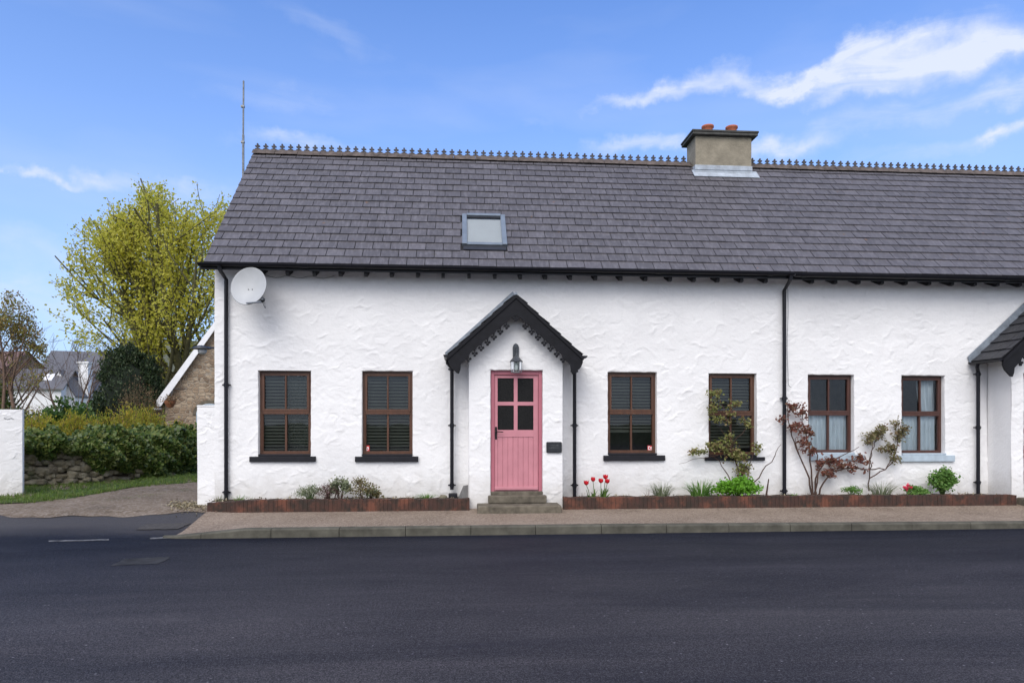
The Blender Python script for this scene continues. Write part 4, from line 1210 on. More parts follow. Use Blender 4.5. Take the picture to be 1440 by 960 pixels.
# thin cables on the wall
b = MB(); pts = [(X_(1107, 0) + .01 * math.sin(k), -.02, Z_(1107, 405, 0) - k * .22) for k in range(9)] + [(X_(1112, 0), -.02, Z_(1110, 545, 0))]; b.tube(pts, .004, 5)
tag(b.build('cable', M['steel'], loc=(pts[0][0], 0, pts[0][2])), 'thin grey cable hanging beside the black downpipe between the cottages', 'cable')
b = MB(); xs_ = np.linspace(X_(372, -.04), X_(470, -.04), 14); pts = [(x, -.035 - .0, ZE - .115 - .05 * abs(math.sin((i) * math.pi / 4.3))) for i, x in enumerate(xs_)]; b.tube(pts, .004, 5)
tag(b.build('cable', M['lampmetal'], loc=(pts[0][0], 0, pts[0][2])), 'thin dark cable sagging under the eaves right of the satellite dish', 'cable')

# mast behind the roof
mb_ = far(342, 0, 19); t = thing('aerial_mast', 'thin grey pole rising behind the left end of the roof', 'mast', (mb_.x, mb_.y, .3))
b = MB(); zt_ = far(342, 114, 19).z; zj = far(342, 190, 19).z
b.tube([(mb_.x, mb_.y, .3), (mb_.x, mb_.y, zj)], .034, 8); b.tube([(mb_.x, mb_.y, zj), (mb_.x + .01, mb_.y, zt_)], .024, 8); b.build('pole', M['steel'], t)
for py in (200, 150):
    b = MB(); z = far(342, py, 19).z; b.box(mb_.x - .055, mb_.x + .035, mb_.y - .04, mb_.y + .04, z - .025, z + .025); b.build('clamp', M['steel'], t)

# ------------------------------------------------------------------ background: stone wall and hedge
t = thing('stone_wall', 'dry stone wall of rounded mossy boulders beside the lane', 'wall', tuple(wallline(.3)))
b = MB(); rr = random.Random(5); sid = 0
length = sum((wallline((k + 1) / 50) - wallline(k / 50)).length for k in range(50))
for row in range(5):
    u = 0.02 + row * .004
    while u < .98:
        w = rr.uniform(.15, .38) * (1.1 - row * .06); h = rr.uniform(.12, .19)
        p = wallline(u + w / length / 2); z = gz(p.x, p.y) + .06 + row * .145 + rr.uniform(-.035, .035)
        if not (row == 4 and rr.random() < .3):
            b.blob((p.x, p.y + .12 + rr.uniform(-.08, .06), z), (w * .50, .17, h * .56), sid, .13, 3)
            if rr.random() < .35: b.blob((p.x + w * .5, p.y + .05 + rr.uniform(-.03, .04), z + rr.uniform(-.1, .1)), (.07, .08, .05), sid + 500, .15, 2)
        sid += 1; u += w * .97 / length
b.build('stones', M['stone'], t, smooth=True)
b = MB(); vs = []
for k in range(21):
    p = wallline(k / 20); vs += [(p.x, p.y + .18, 0), (p.x, p.y + .18, .8), (p.x, p.y + .75, .8), (p.x, p.y + .75, 0)]
b.add(vs, [(4 * k + i, 4 * k + (i + 1) % 4, 4 * k + 4 + (i + 1) % 4, 4 * k + 4 + i) for k in range(20) for i in range(4)]); b.build('earth_core', M['soil'], t)

def clumpy(n, fn, lo=.0):
    out = []
    while len(out) < n:
        p = fn(); out.append(p)
    return np.array(out)
# hedge
t = thing('hedge', 'dense dark green leafy hedge growing over the stone wall', 'hedge', tuple(wallline(.5)))
pts = []
lump = lambda u, a: .10 * math.sin(u * 31) + .07 * math.sin(u * 67 + 1) + .05 * math.sin(u * 113 + a)
for i in range(34000):
    u = rng.uniform(0.0, 1); p = wallline(u); dw = wallline(min(1, u + .04)) - wallline(max(0, u - .04)); nw = Vector((dw.y, -dw.x, 0)).normalized()
    top = 1.24 + lump(u, 0) - .0 * u; bot = .66 + .24 * max(0, min(1, (.46 - u) / .1)) - (.44 * math.exp(-((u - .58) / .2) ** 2)) - .45 * max(0, min(1, (u - .55) / .2)) + .12 * math.sin(u * 43) + .05 * math.sin(u * 90)
    v = rng.uniform(0, 1)
    if rng.uniform() < .72:
        z = bot + (top - bot) * v; yo = -.12 - .28 * math.sin(v * math.pi) + .09 * math.sin(u * 61 + z * 5) + .07 * math.sin(z * 13 + u * 90) + abs(rng.normal(0, .06))
    else: z = top + rng.normal(0, .05) + .04 * math.sin(u * 140); yo = rng.uniform(-.2, 1.1)
    q = p - nw * (.12 + yo + (-.10 if yo < 0 else 0)); pts.append((q.x + rng.normal(0, .03), q.y, max(z + .05, gz(q.x, q.y) + .04)))
v, f = leafmesh(pts, .10, .75, nrm=(0, -1, .9)); npobj('foliage', v, f, M['leaf_ivy'], t)
b = MB(); vs = []  # added dark core box inside the leaves, so the hedge is not see-through
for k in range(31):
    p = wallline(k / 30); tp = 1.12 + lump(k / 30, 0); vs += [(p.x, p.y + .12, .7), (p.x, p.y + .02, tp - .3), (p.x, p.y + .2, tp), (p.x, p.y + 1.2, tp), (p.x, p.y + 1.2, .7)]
b.add(vs, [(5 * k + i, 5 * k + (i + 1) % 5, 5 * k + 5 + (i + 1) % 5, 5 * k + 5 + i) for k in range(30) for i in range(5)]); b.build('dark_core', simple('hedge_core', (.008, .011, .005), 1), t)

# yellow-green shrubs standing above the hedge
def shrub(name, label, cat, px, py_top, d, wpx, leafm, n, stemm='twig', size=.07, py_bot=600, up=1.5, group=None, aspect=.35, nst=40, squash=.8, seed=1):
    c = far(px, py_top, d); base = far(px, 640, d); zb = .4; h = c.z - zb; hw = wpx / F * d / 2
    t = thing(name, label, cat, (c.x, c.y, zb), group); r = np.random.default_rng(seed)
    s = MB(); P = []
    for i in range(nst):
        a = r.uniform(0, 2 * math.pi); rad = math.sqrt(r.uniform(0, 1)); dx, dy = math.cos(a) * rad * hw, math.sin(a) * rad * hw * .7
        hh = h * (1 - .38 * rad ** 2) * r.uniform(.72, 1.0)
        p = [Vector((c.x + dx * .25, c.y + dy * .25, zb)), Vector((c.x + dx * .7 + r.normal(0, .04), c.y + dy * .7, zb + hh * .5)), Vector((c.x + dx, c.y + dy, zb + hh))]
        s.tube(p, [.014, .009, .003], 4, cap=False)
        m = int(n / nst)
        for k in range(m):
            q = 1 - abs(r.normal(0, .28)); q = max(.05, min(1, q))
            bb = p[1].lerp(p[2], (q - .5) * 2) if q > .5 else p[0].lerp(p[1], q * 2)
            sp = .10 + .12 * (1 - q)
            P.append((bb.x + r.normal(0, sp * hw), bb.y + r.normal(0, sp * hw), bb.z + r.normal(0, .06)))
    s.build('stems', M[stemm], t)
    v, f = leafmesh(P, size, aspect, up=up); npobj('foliage', v, f, M[leafm], t)
    return t
ylab = ['yellow green bushy shrub above the left end of the hedge', 'yellow shrub above the hedge left of its middle', 'golden upright shrub above the middle of the hedge', 'bright yellow green shrub above the hedge below the stone gable', 'low yellow green shrub at the right end of the hedge beside the garden wall']
for i, (px, pt, d, w) in enumerate(((62, 570, 17.3, 80), (112, 566, 17.8, 85), (165, 560, 18.4, 90), (207, 566, 19.6, 70), (248, 590, 20.8, 46))):
    shrub('golden_shrub', ylab[i], 'shrub', px, pt, d, w, 'leaf_yellow', 3200, size=.085, up=2.2, group='golden shrubs behind the hedge', seed=40 + i, nst=60, aspect=.32)
shrub('laurel_bush', 'rounded deep green bush behind the hedge below the white house', 'bush', 98, 552, 20, 90, 'leaf_bush', 3600, size=.13, up=.6, aspect=.5, seed=60, nst=36)
shrub('brown_shrub', 'reddish brown bare shrub behind the hedge near the white wall end', 'shrub', 50, 556, 21, 50, 'leaf_brown', 1400, size=.07, seed=61, nst=60)
shrub('brown_shrub', 'tangled brown twiggy shrub right of the dark evergreen', 'shrub', 196, 520, 22.5, 70, 'leaf_brown', 1800, stemm='twigbud', size=.06, seed=62, nst=100)

# ------------------------------------------------------------------ trees
def grow_tree(name, label, cat, base, h, limbs, levels, leafm, leaf_n, leaf_size, barkm='bark', seed=1, r0=.3, spread=1.0, trunks=((0, 0, 1),), upb=.25, env=None, leaf_up=.3, first=.22, kids=(5, 4, 4), wig=.10, leaf_spread=.22, group=None, minr=.006, tipq=1.6):
    t = thing(name, label, cat, tuple(base), group); r = random.Random(seed); s = MB(); tips = []
    def branch(p, d, L, rad, lv):
        if env and lv > 0 and not env(p): return
        n = 5 if lv < 2 else 3; pts = [p.copy()]; rr = [rad]; dd = d.copy()
        for i in range(n):
            dd = (dd + Vector((r.gauss(0, wig), r.gauss(0, wig), r.gauss(0, wig) + upb * .3))).normalized()
            pts.append(pts[-1] + dd * L / n); rr.append(max(minr, rad * (1 - .75 * (i + 1) / n)))
            if env and not env(pts[-1]):
                if lv == 0 and i < 2: continue
                if len(pts) > 2: pts.pop(); rr.pop()
                if lv > 0 and len(pts) < 3: return
                break
        s.tube(pts, rr, 7 if lv == 0 else 5 if lv == 1 else 4 if lv == 2 else 3, cap=False)
        if lv >= levels - 1 and len(pts) > 1: tips.append(pts)
        if lv < levels:
            m = kids[min(lv, len(kids) - 1)]
            for k in range(m):
                q = r.uniform(.25 if lv else first, 1.0); idx = q * (len(pts) - 1); i = min(int(idx), len(pts) - 2)
                pp = pts[i].lerp(pts[i + 1], idx - i); ax = dd.orthogonal().normalized(); ax.rotate(Matrix.Rotation(r.uniform(0, 2 * math.pi), 3, dd))
                nd_ = (dd * (.75 if lv else .6) + ax * spread * r.uniform(.5, 1.0)).normalized()
                rp_ = rr[i] + (rr[i + 1] - rr[i]) * (idx - i)
                branch(pp, nd_, L * r.uniform(.5, .75) * (1.15 - .5 * q if lv == 0 else 1), max(minr, rp_ * .62), lv + 1)
    for (dx, dy, k, tl) in trunks:
        branch(Vector(base) + Vector((dx, dy, 0)), Vector((tl[0], tl[1], 1)).normalized(), h * k, r0 * k, 0)
    s.build('trunk', M[barkm], t, smooth=True)
    P = []
    gr_ = np.random.default_rng(seed)
    tips_ = tips
    for i in range(leaf_n):
        pts = tips_[r.randrange(len(tips_))]; q = (1 - gr_.uniform() ** tipq * .9) * (len(pts) - 1); k = min(int(q), len(pts) - 2)
        p = pts[k].lerp(pts[k + 1], q - k); P.append((p.x + gr_.normal(0, leaf_spread), p.y + gr_.normal(0, leaf_spread), p.z + gr_.normal(0, leaf_spread * .8)))
    if leaf_n:
        P = [p for p in P if env is None or env(Vector(p) + (Vector(base) + Vector((0, 0, h * .5)) - Vector(p)) * .02)]
        v, f = leafmesh(P, leaf_size, .7, up=leaf_up); npobj('crown', v, f, M[leafm], t)
    return t

# large spring tree
TB = far(262, 596, 31); TB.z = .5
crc = far(232, 415, 31)
def env_big(p):
    dx = p.x - crc.x; a = dx / ((4.35 if p.z > 6.5 else 4.45) if dx < 0 else 5.4); bq = (p.y - crc.y) / 4.4; c = (p.z - 6.3) / 6.0
    zl = 4.0 if dx < -1 else 3.4
    if abs(dx - 1.0) < 1.3 and p.z < 7: return True
    wob = 1 + .13 * math.sin(p.x * 1.9 + p.z * 1.3) + .10 * math.sin(p.z * 3.1 - p.x * 1.1) + .08 * math.sin(p.x * 5.3 + p.y * 2)
    return p.z > zl and abs(a) ** 2.2 + abs(c) ** 2.2 + bq * bq < wob
grow_tree('broadleaf_tree', 'tall spreading tree in fresh yellow green spring leaf behind the stone gable', 'tree', TB, 12.2, None, 3, 'leaf_spring', 40000, .13, seed=17, r0=.30, spread=.72,
          trunks=((-.30, 0, .86, (-.12, .05)), (.40, .1, .88, (.05, -.05)), (.45, -.2, .72, (.40, 0)), (-.3, -.1, .74, (-.50, 0)), (-.25, -.2, .66, (-1.05, -.1)), (.1, .4, .8, (.1, .4))), env=env_big, first=.15, kids=(9, 6, 4), upb=.34, wig=.085, leaf_spread=.20, leaf_up=.2, minr=.010, tipq=1.0)

# bare tree and left bush
bt_ = far(108, 560, 36); bt_.z = .5
grow_tree('bare_tree', 'small leafless grey tree behind the white chimney', 'tree', bt_, 4.8, None, 4, 'leaf_bud', 0, .05, 'twig', seed=31, r0=.07, trunks=((0, 0, 1, (0, 0)), (.3, 0, .9, (.2, 0)), (-.3, 0, .9, (-.25, 0))), kids=(6, 4, 3), spread=.7, upb=.3, first=.2)
lb = far(6, 560, 17.4); lb.z = .3
def env_lb(p):
    a = (p.x - lb.x) / (1.18 + .12 * math.sin(p.z * 5)); c = (p.z - 2.6) / (2.35 + .25 * math.sin(p.x * 6)); return a * a + c * c + ((p.y - lb.y) / .9) ** 2 < 1
grow_tree('budding_tree', 'twiggy small tree with brown green buds behind the white wall end at the left edge', 'tree', lb, 4.6, None, 4, 'leaf_bud', 5600, .060, 'twig', seed=35, r0=.07,
          trunks=((0, 0, 1, (.1, 0)), (.2, .1, .95, (.28, 0)), (-.3, .1, .9, (-.2, 0)), (-.1, -.1, .85, (0, .2))), kids=(7, 5, 4, 3), spread=.9, upb=.22, first=.12, env=env_lb, leaf_spread=.08, minr=.004)
shrub('laurel_bush', 'low dark leafy bush at the foot of the budding tree', 'bush', 0, 535, 17.6, 80, 'leaf_ivy', 3000, size=.08, up=.4, aspect=.6, seed=66, nst=40)

# evergreen
ev = far(181, 560, 24); ev.z = .4
t = thing('evergreen_tree', 'dense dark rounded evergreen tree behind the hedge', 'tree', tuple(ev))
b = MB(); b.tube([ev, ev + Vector((0, 0, 3))], [.12, .06], 8); b.build('trunk', M['bark'], t)
P = []
lobes = [(0.05, 0, 2.6, 1.0, 1.35), (-.25, -.1, 3.2, .62, .95), (.45, .1, 3.2, .58, .75), (-.75, -.1, 1.9, .45, .75), (.1, -.2, 3.75, .42, .5), (-.9, 0, 1.3, .5, .7), (.8, 0, 2.5, .4, .8)]
for i in range(26000):
    l = lobes[rng.integers(len(lobes))]; d = rng.normal(size=3); d /= np.linalg.norm(d); q = rng.uniform(.75, 1.06)
    k = 1 + .11 * math.sin(d[0] * 9 + l[0] * 7) + .10 * math.sin(d[2] * 13 + d[0] * 5) + .07 * math.sin(d[0] * 23 + d[2] * 19)
    P.append((ev.x + l[0] + d[0] * l[3] * q * k, ev.y + l[1] + d[1] * l[3] * q * k, ev.z + l[2] - .3 + d[2] * l[4] * q * k))
v, f = leafmesh(P, .10, .4, up=1.6); npobj('crown', v, f, M['leaf_ever'], t)
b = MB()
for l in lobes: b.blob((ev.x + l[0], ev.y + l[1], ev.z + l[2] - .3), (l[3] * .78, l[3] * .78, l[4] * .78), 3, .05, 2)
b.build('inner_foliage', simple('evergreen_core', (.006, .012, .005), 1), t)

# ------------------------------------------------------------------ background buildings
def house(name, label, cat, c, yaw, w, dpt, eave, ridge, wallm, roofm, wins=(), chim=None, ridge_dir='x', over=.15, barge=None, zb=.3):
    t = thing(name, label, cat, (c.x, c.y, zb)); Mx = Matrix.Translation((c.x, c.y, 0)) @ Matrix.Rotation(yaw, 4, 'Z')
    hx, hy = w / 2, dpt / 2
    b = MB()
    if ridge_dir == 'x': tops = [(-hx, 0, ridge), (hx, 0, ridge)]; 
    else: tops = [(0, -hy, ridge), (0, hy, ridge)]
    vs = [(-hx, -hy, zb - .3), (hx, -hy, zb - .3), (hx, hy, zb - .3), (-hx, hy, zb - .3), (-hx, -hy, eave), (hx, -hy, eave), (hx, hy, eave), (-hx, hy, eave)] + tops
    if ridge_dir == 'x': fs = [(0, 1, 5, 4), (2, 3, 7, 6), (1, 2, 6, 9, 5), (3, 0, 4, 8, 7)]
    else: fs = [(0, 1, 5, 8, 4), (2, 3, 7, 9, 6), (1, 2, 6, 5), (3, 0, 4, 7)]
    b.add([Mx @ Vector(v) for v in vs], fs); b.build('wall', M[wallm], t)
    r = MB(); th = .10; k = (ridge - eave) / (hy if ridge_dir == 'x' else hx)
    for sgn in (-1, 1):
        if ridge_dir == 'x': a = [(-hx - over, sgn * (hy + over), eave - over * k), (hx + over, sgn * (hy + over), eave - over * k), (hx + over, 0, ridge), (-hx - over, 0, ridge)]
        else: a = [(sgn * (hx + over), -hy - over, eave - over * k), (sgn * (hx + over), hy + over, eave - over * k), (0, hy + over, ridge), (0, -hy - over, ridge)]
        vs = [Mx @ (Vector(q) + Vector((0, 0, .02))) for q in a] + [Mx @ (Vector(q) + Vector((0, 0, .02 + th))) for q in a]
        r.add(vs, [(0, 1, 2, 3), (4, 7, 6, 5), (0, 4, 5, 1), (1, 5, 6, 2), (2, 6, 7, 3), (3, 7, 4, 0)])
    rf = r.build('roof', M[roofm], t)
    for (wx, wz, ww, wh, face) in wins:
        g = MB(); g.add([Mx @ Vector(q) for q in ((wx - ww / 2, -hy - .03, wz), (wx + ww / 2, -hy - .03, wz), (wx + ww / 2, -hy - .03, wz + wh), (wx - ww / 2, -hy - .03, wz + wh))], [(0, 1, 2, 3)])
        g2 = MB(); fw = .06
        for (a, b_, c_, d_) in ((wx - ww / 2 - fw, wx - ww / 2, wz - fw, wz + wh + fw), (wx + ww / 2, wx + ww / 2 + fw, wz - fw, wz + wh + fw), (wx - ww / 2, wx + ww / 2, wz + wh, wz + wh + fw), (wx - ww / 2, wx + ww / 2, wz - fw, wz), (wx - .02, wx + .02, wz, wz + wh)):
            g2.box(a, b_, -hy - .06, -hy + .02, c_, d_, Mx)
        wo = g2.build('window', M['white'], t); g.build('pane', M['glass'], wo)
    return t, Mx, rf
# stone gable cottage with white bargeboards, gable to the camera
gc = far(303, 0, 24); GY = -.0
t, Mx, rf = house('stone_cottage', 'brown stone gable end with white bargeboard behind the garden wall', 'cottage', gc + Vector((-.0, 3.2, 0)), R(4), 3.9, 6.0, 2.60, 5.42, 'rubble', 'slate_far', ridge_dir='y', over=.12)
hx, hy = 1.95, 3.0; k = (5.42 - 2.60) / hx
b = MB()
for sgn in (-1, 1):
    o_ = .22; prof = [(0, 5.42 + .14), (sgn * (hx + o_), 2.60 - o_ * k + .14), (sgn * (hx + o_), 2.60 - o_ * k - .08), (sgn * (hx + o_ - .14), 2.60 - o_ * k - .08 + .02), (0, 5.42 - .13)]
    m = MB(); m.prism(prof, -hy - .20, -hy - .15); b.add([Mx @ Vector(v) for v in m.v], m.f)
m = MB(); m.box(-hx - .40, -hx - .15, -hy - .22, -hy + .2, 2.10, 2.17); b.add([Mx @ Vector(v) for v in m.v], m.f)
b.build('bargeboard', M['white'], t, label='white painted bargeboard')
# arched window
b = MB(); wx, wz = -.47, 1.92
arc = [(wx + .42 * math.cos(a), wz + .42 * math.sin(a) * .9) for a in np.linspace(0, math.pi, 13)]
m = MB(); m.prism([(x_, z_) for x_, z_ in arc] + [(wx - .42, .5), (wx + .42, .5)], -hy - .02, -hy + .02); g_ = MB(); g_.add([Mx @ Vector(v) for v in m.v], m.f)
wo = MB()
for (a_, b_) in zip(arc[:-1], arc[1:]): wo.tube([Mx @ Vector((a_[0], -hy - .04, a_[1])), Mx @ Vector((b_[0], -hy - .04, b_[1]))], .03, 5)
for xx in (wx - .42, wx, wx + .42): wo.tube([Mx @ Vector((xx, -hy - .04, .5)), Mx @ Vector((xx, -hy - .04, wz + (.38 if xx == wx else 0)))], .025, 5)
wob = wo.build('window', M['bluesill'], t, label='arched window with pale blue frame'); g_.build('pane', M['glass'], wob)
m = MB(); arc2 = [(wx + .56 * math.cos(a), wz + .56 * math.sin(a) * .95) for a in np.linspace(0, math.pi, 13)]
mm = MB()
for q in range(12):
    mm.prism([arc[q], arc[q + 1], arc2[q + 1], arc2[q]], -hy - .03, -hy + .03)
hd = MB(); hd.add([Mx @ Vector(v) for v in mm.v], mm.f); hd.build('window_arch', M['concrete'], t)
# outdoor lamp-like dish on the gable
p = far(283, 490, 20.6)
tt = thing('gable_lamp', 'dark hooded lamp on the stone gable below its white bargeboard', 'lamp', tuple(p))
b = MB(); b.lathe(p, [(.001, .10), (.06, .095), (.2, .06), (.29, .0), (.28, -.015), (.001, .03)], 18, Matrix.Diagonal((1, .8, 1))); b.build('hood', M['lampmetal'], tt, smooth=True)
b = MB(); b.lathe(p + Vector((.03, 0, -.02)), [(.001, .02), (.13, .0), (.12, -.1), (.07, -.15), (.001, -.16)], 14); b.build('lamp_glass', M['dish'], tt, smooth=True)
b = MB(); b.tube([p + Vector((.05, 0, .05)), p + Vector((.35, .35, .05)), p + Vector((.4, .75, .0))], .03, 6); b.build('arm', M['lampmetal'], tt)
p = far(239, 566, 20.3)
tt = thing('hanging_basket', 'small brown hanging basket at the foot of the stone gable bargeboard', 'basket', tuple(p))
b = MB(); b.lathe(p, [(.001, -.16), (.08, -.14), (.15, -.02), (.17, .06), (.001, .05)], 12); b.build('basket', M['wicker'], tt)
P = rng.normal(0, 1, (150, 3)) * np.array([.1, .1, .06]) + np.array([p.x, p.y, p.z + .1]); v, f = leafmesh(P, .07, .5); npobj('foliage', v, f, M['leaf_brown'], tt)
b = MB(); b.tube([p + Vector((0, 0, .05)), p + Vector((.05, .1, .42)), p + Vector((.25, .7, .45))], .01, 5); b.build('hanger', M['lampmetal'], tt)

# white house with small roof window
dd = 46
cw = far(70, 0, dd + 2)
e0, e1 = far(41, 544, dd), far(89, 544, dd)
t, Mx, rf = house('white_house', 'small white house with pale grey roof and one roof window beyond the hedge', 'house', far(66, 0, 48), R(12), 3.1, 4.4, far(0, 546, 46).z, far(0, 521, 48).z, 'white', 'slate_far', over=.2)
b = MB(); pz = Matrix.Translation((0, 0, 0))
hy_ = 2.2; ev_, rg_ = far(0, 546, 46).z, far(0, 521, 48).z
f0 = .35; f1 = .7
q = [(.1, -hy_ * (1 - f0), ev_ + (rg_ - ev_) * f0 + .17), (.75, -hy_ * (1 - f0), ev_ + (rg_ - ev_) * f0 + .17), (.75, -hy_ * (1 - f1), ev_ + (rg_ - ev_) * f1 + .17), (.1, -hy_ * (1 - f1), ev_ + (rg_ - ev_) * f1 + .17)]
b.add([Mx @ Vector(x) for x in q] + [Mx @ (Vector(x) + Vector((0, 0, -.08))) for x in q], [(0, 1, 2, 3), (0, 4, 5, 1), (1, 5, 6, 2), (2, 6, 7, 3), (3, 7, 4, 0)]); b.build('roof_window', M['white'], t)
# gable wing of the white house with tall chimney
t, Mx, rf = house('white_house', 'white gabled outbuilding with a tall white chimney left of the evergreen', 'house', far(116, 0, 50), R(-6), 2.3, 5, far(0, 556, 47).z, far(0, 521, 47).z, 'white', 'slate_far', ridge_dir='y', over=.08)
b = MB(); c = far(120, 0, 49); b.box(c.x - .33, c.x + .33, c.y - .3, c.y + .3, 3.0, far(0, 511, 49).z); b.box(c.x - .4, c.x + .4, c.y - .36, c.y + .36, far(0, 511, 49).z + .002, far(0, 510, 49).z + .06); b.build('chimney', M['white'], t)
# long grey roofed house
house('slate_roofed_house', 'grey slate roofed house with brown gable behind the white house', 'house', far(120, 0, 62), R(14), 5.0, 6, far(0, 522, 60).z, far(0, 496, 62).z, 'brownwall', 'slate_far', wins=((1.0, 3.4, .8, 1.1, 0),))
house('mossy_roofed_house', 'brown stone house with mossy slate roof between evergreen and stone gable', 'house', far(240, 0, 42), R(4), 5.2, 5, far(0, 524, 40).z, far(0, 481, 42).z, 'brownwall', 'slate_moss', wins=((-1.4, 2.3, .8, 1.0, 0),))
house('red_roofed_house', 'reddish brown roofed house behind the budding tree at the left edge', 'house', far(-30, 0, 56), R(-5), 8, 6, far(0, 524, 54).z, far(0, 496, 56).z, 'brownwall', 'rooftile')

# distant tree line beyond the fields
P = []
for i in range(26000):
    a = rng.uniform(R(-62), R(62)); d = 120 + 25 * rng.uniform(-1, 1); top = 6.0 + 2.0 * math.sin(a * 23) + 1.3 * math.sin(a * 61 + 1) + .8 * math.sin(a * 131)
    P.append((d * math.sin(a), d * math.cos(a) - 12, .5 + max(.2, top) * math.sqrt(rng.uniform(0, 1))))
v, f = leafmesh(P, 1.3, .8); g = npobj('distant_wood', v, f, M['leaf_bush']); g['kind'] = 'stuff'; g['label'] = 'low line of distant trees beyond the houses'; g['category'] = 'woodland'

# ------------------------------------------------------------------ plants in the bed
SOIL = .33
def tuft(label, px, h, spread, n, mat, w=.008, y=-.35, cat='plant', name='grass_tuft', droop=.4, group=None, zoff=0):
    x = X_(px, y); t = thing(name, label, cat, (x, y, SOIL), group)
    v, f = blades((x, y, SOIL + zoff), n, h, spread, w, droop); npobj('blades', v, f, M[mat], t); return t
def mound(label, px, hpx, wpx, n, mat, size, y=-.35, name='leafy_plant', cat='plant', aspect=.7, up=.4, stems=14, stemm='stemgreen', fill=1.0, seed=1, group=None, dome=1.0):
    c = at(px, 700, y); hw = wpx / F * 11.6 / 1.8; h = hpx / F * 11.6; t = thing(name, label, cat, (c.x, y, SOIL), group); r = np.random.default_rng(seed)
    s = MB(); P = []; ends = []
    for i in range(stems):
        a = r.uniform(0, 6.28); q = math.sqrt(r.uniform(0, 1)); e = Vector((c.x + math.cos(a) * q * hw * .85, y + math.sin(a) * q * min(hw, .22) * .85, SOIL + h * math.sqrt(max(.05, 1 - (q * .9) ** 2)) * r.uniform(.75, 1)))
        m_ = Vector((c.x + (e.x - c.x) * .4, y + (e.y - y) * .4, SOIL + (e.z - SOIL) * .55)); s.tube([(c.x + (e.x - c.x) * .15, y, SOIL - .02), m_, e], [.006, .004, .002], 4, cap=False); ends.append((m_, e))
    s.build('stems', M[stemm], t)
    for i in range(int(n * 1.5)):
        m_, e = ends[r.integers(len(ends))]; q = m_.lerp(e, 1 - abs(r.normal(0, .35))); P.append((q.x + r.normal(0, hw * .16 * fill), q.y + r.normal(0, .035), max(SOIL + .005, q.z + r.normal(0, h * .09 * fill))))
    v, f = leafmesh(P, size * 1.18, aspect, up=up, nrm=(0, -.6, .8)); npobj('foliage', v, f, M[mat], t); return t
tuft('sparse weed at the far left end of the bed, beside the corner downpipe', 308, .16, .2, 26, 'leaf_grey', .008, name='weed')
tuft('small weed right of the corner downpipe', 336, .16, .2, 30, 'leaf_mid', .010, name='weed')
tuft('short thin weed below the left end of the first window sill', 352, .09, .10, 9, 'leaf_grey', .006, name='weed')
tuft('few dry brown stalks left of the grey lavender', 407, .16, .08, 8, 'leaf_heath', .005, name='dry_stalks')
tuft('dry brown stalks with a pale seed head beside the grey lavender', 419, .17, .10, 14, 'leaf_brown', .005, name='dry_stalks')
mound('grey green lavender, the bushiest grey plant under the first window', 437, 23, 39, 620, 'leaf_grey', .030, name='lavender', aspect=.25, up=1.5, stems=30, seed=2)
mound('purplish brown heather right of the grey lavender', 461, 23, 34, 560, 'leaf_heath', .026, name='heather', aspect=.3, up=1.2, stems=30, stemm='twigdark', seed=3)
mound('rounded dark sedum bush between heather and arching plant', 479, 34, 30, 520, 'leaf_grey', .035, name='sedum_plant', seed=4, stemm='twigdark')
mound('dull green spreading wallflower with reddish stems left of the second window', 508, 34, 51, 430, 'leaf_olive', .034, name='wallflower', seed=5, stemm='twigdark', stems=13, aspect=.5)
mound('low dull plant with small leaves under the second window', 530, 12, 18, 110, 'leaf_olive', .03, name='leafy_plant', seed=6)
tuft('dry pale grass tuft below the second window sill', 573, .15, .10, 16, 'litter', .005, name='dry_stalks')
tuft('fresh green grass clump left of the porch downpipe', 600, .15, .26, 120, 'leaf_mid', .009, name='grass_tuft')
b = MB(); p = at(623, 697, -.3); b.blob((p.x, -.3, SOIL + .02), (.07, .06, .045), 5, .12); tag(b.build('stone', M['stone'], loc=(p.x, -.3, SOIL), smooth=True), 'small grey stone in the bed beside the drain hopper', 'stone')
# tulips
def tulip(label, px, py, y, lean, open_=0.3, mat='petal'):
    top = at(px, py, y); bx = top.x - lean; t = thing('tulip', label, 'tulip', (bx, y, SOIL), 'red tulips right of the porch')
    s = MB(); s.tube([(bx, y, SOIL), (bx + lean * .35, y, SOIL + (top.z - SOIL) * .5), (top.x, y, top.z - .03)], [.007, .006, .005], 6); s.build('stem', M['stemgreen'], t)
    f = MB()
    for k in range(6):
        a = k * math.pi / 3 + (.2 if k % 2 else 0); rot_ = Matrix.Rotation(a, 3, 'Z'); vs = []
        rr_ = .030 + open_ * .012 + (.002 if k % 2 else 0)
        for j, (rr, zz_, w) in enumerate(((.004, -.035, .006), (.024, -.022, .018), (rr_, .002, .022), (rr_ * .98, .025, .017), (rr_ * (.8 + open_ * .5), .045, .003))):
            vs += [top + rot_ @ Vector((rr * 1.0, -w, zz_)), top + rot_ @ Vector((rr + .006, 0, zz_)), top + rot_ @ Vector((rr * 1.0, w, zz_))]
        f.add(vs, [(3 * j + i, 3 * j + i + 1, 3 * j + i + 4, 3 * j + i + 3) for j in range(4) for i in range(2)])
    f.build('flower', M[mat], t, smooth=True)
    v, fc = blades((bx, y, SOIL), 5, (top.z - SOIL) * .8, .12, .055, .3, hv=.45); npobj('leaf', v, fc, M['leaf_bush'], t)
    return t
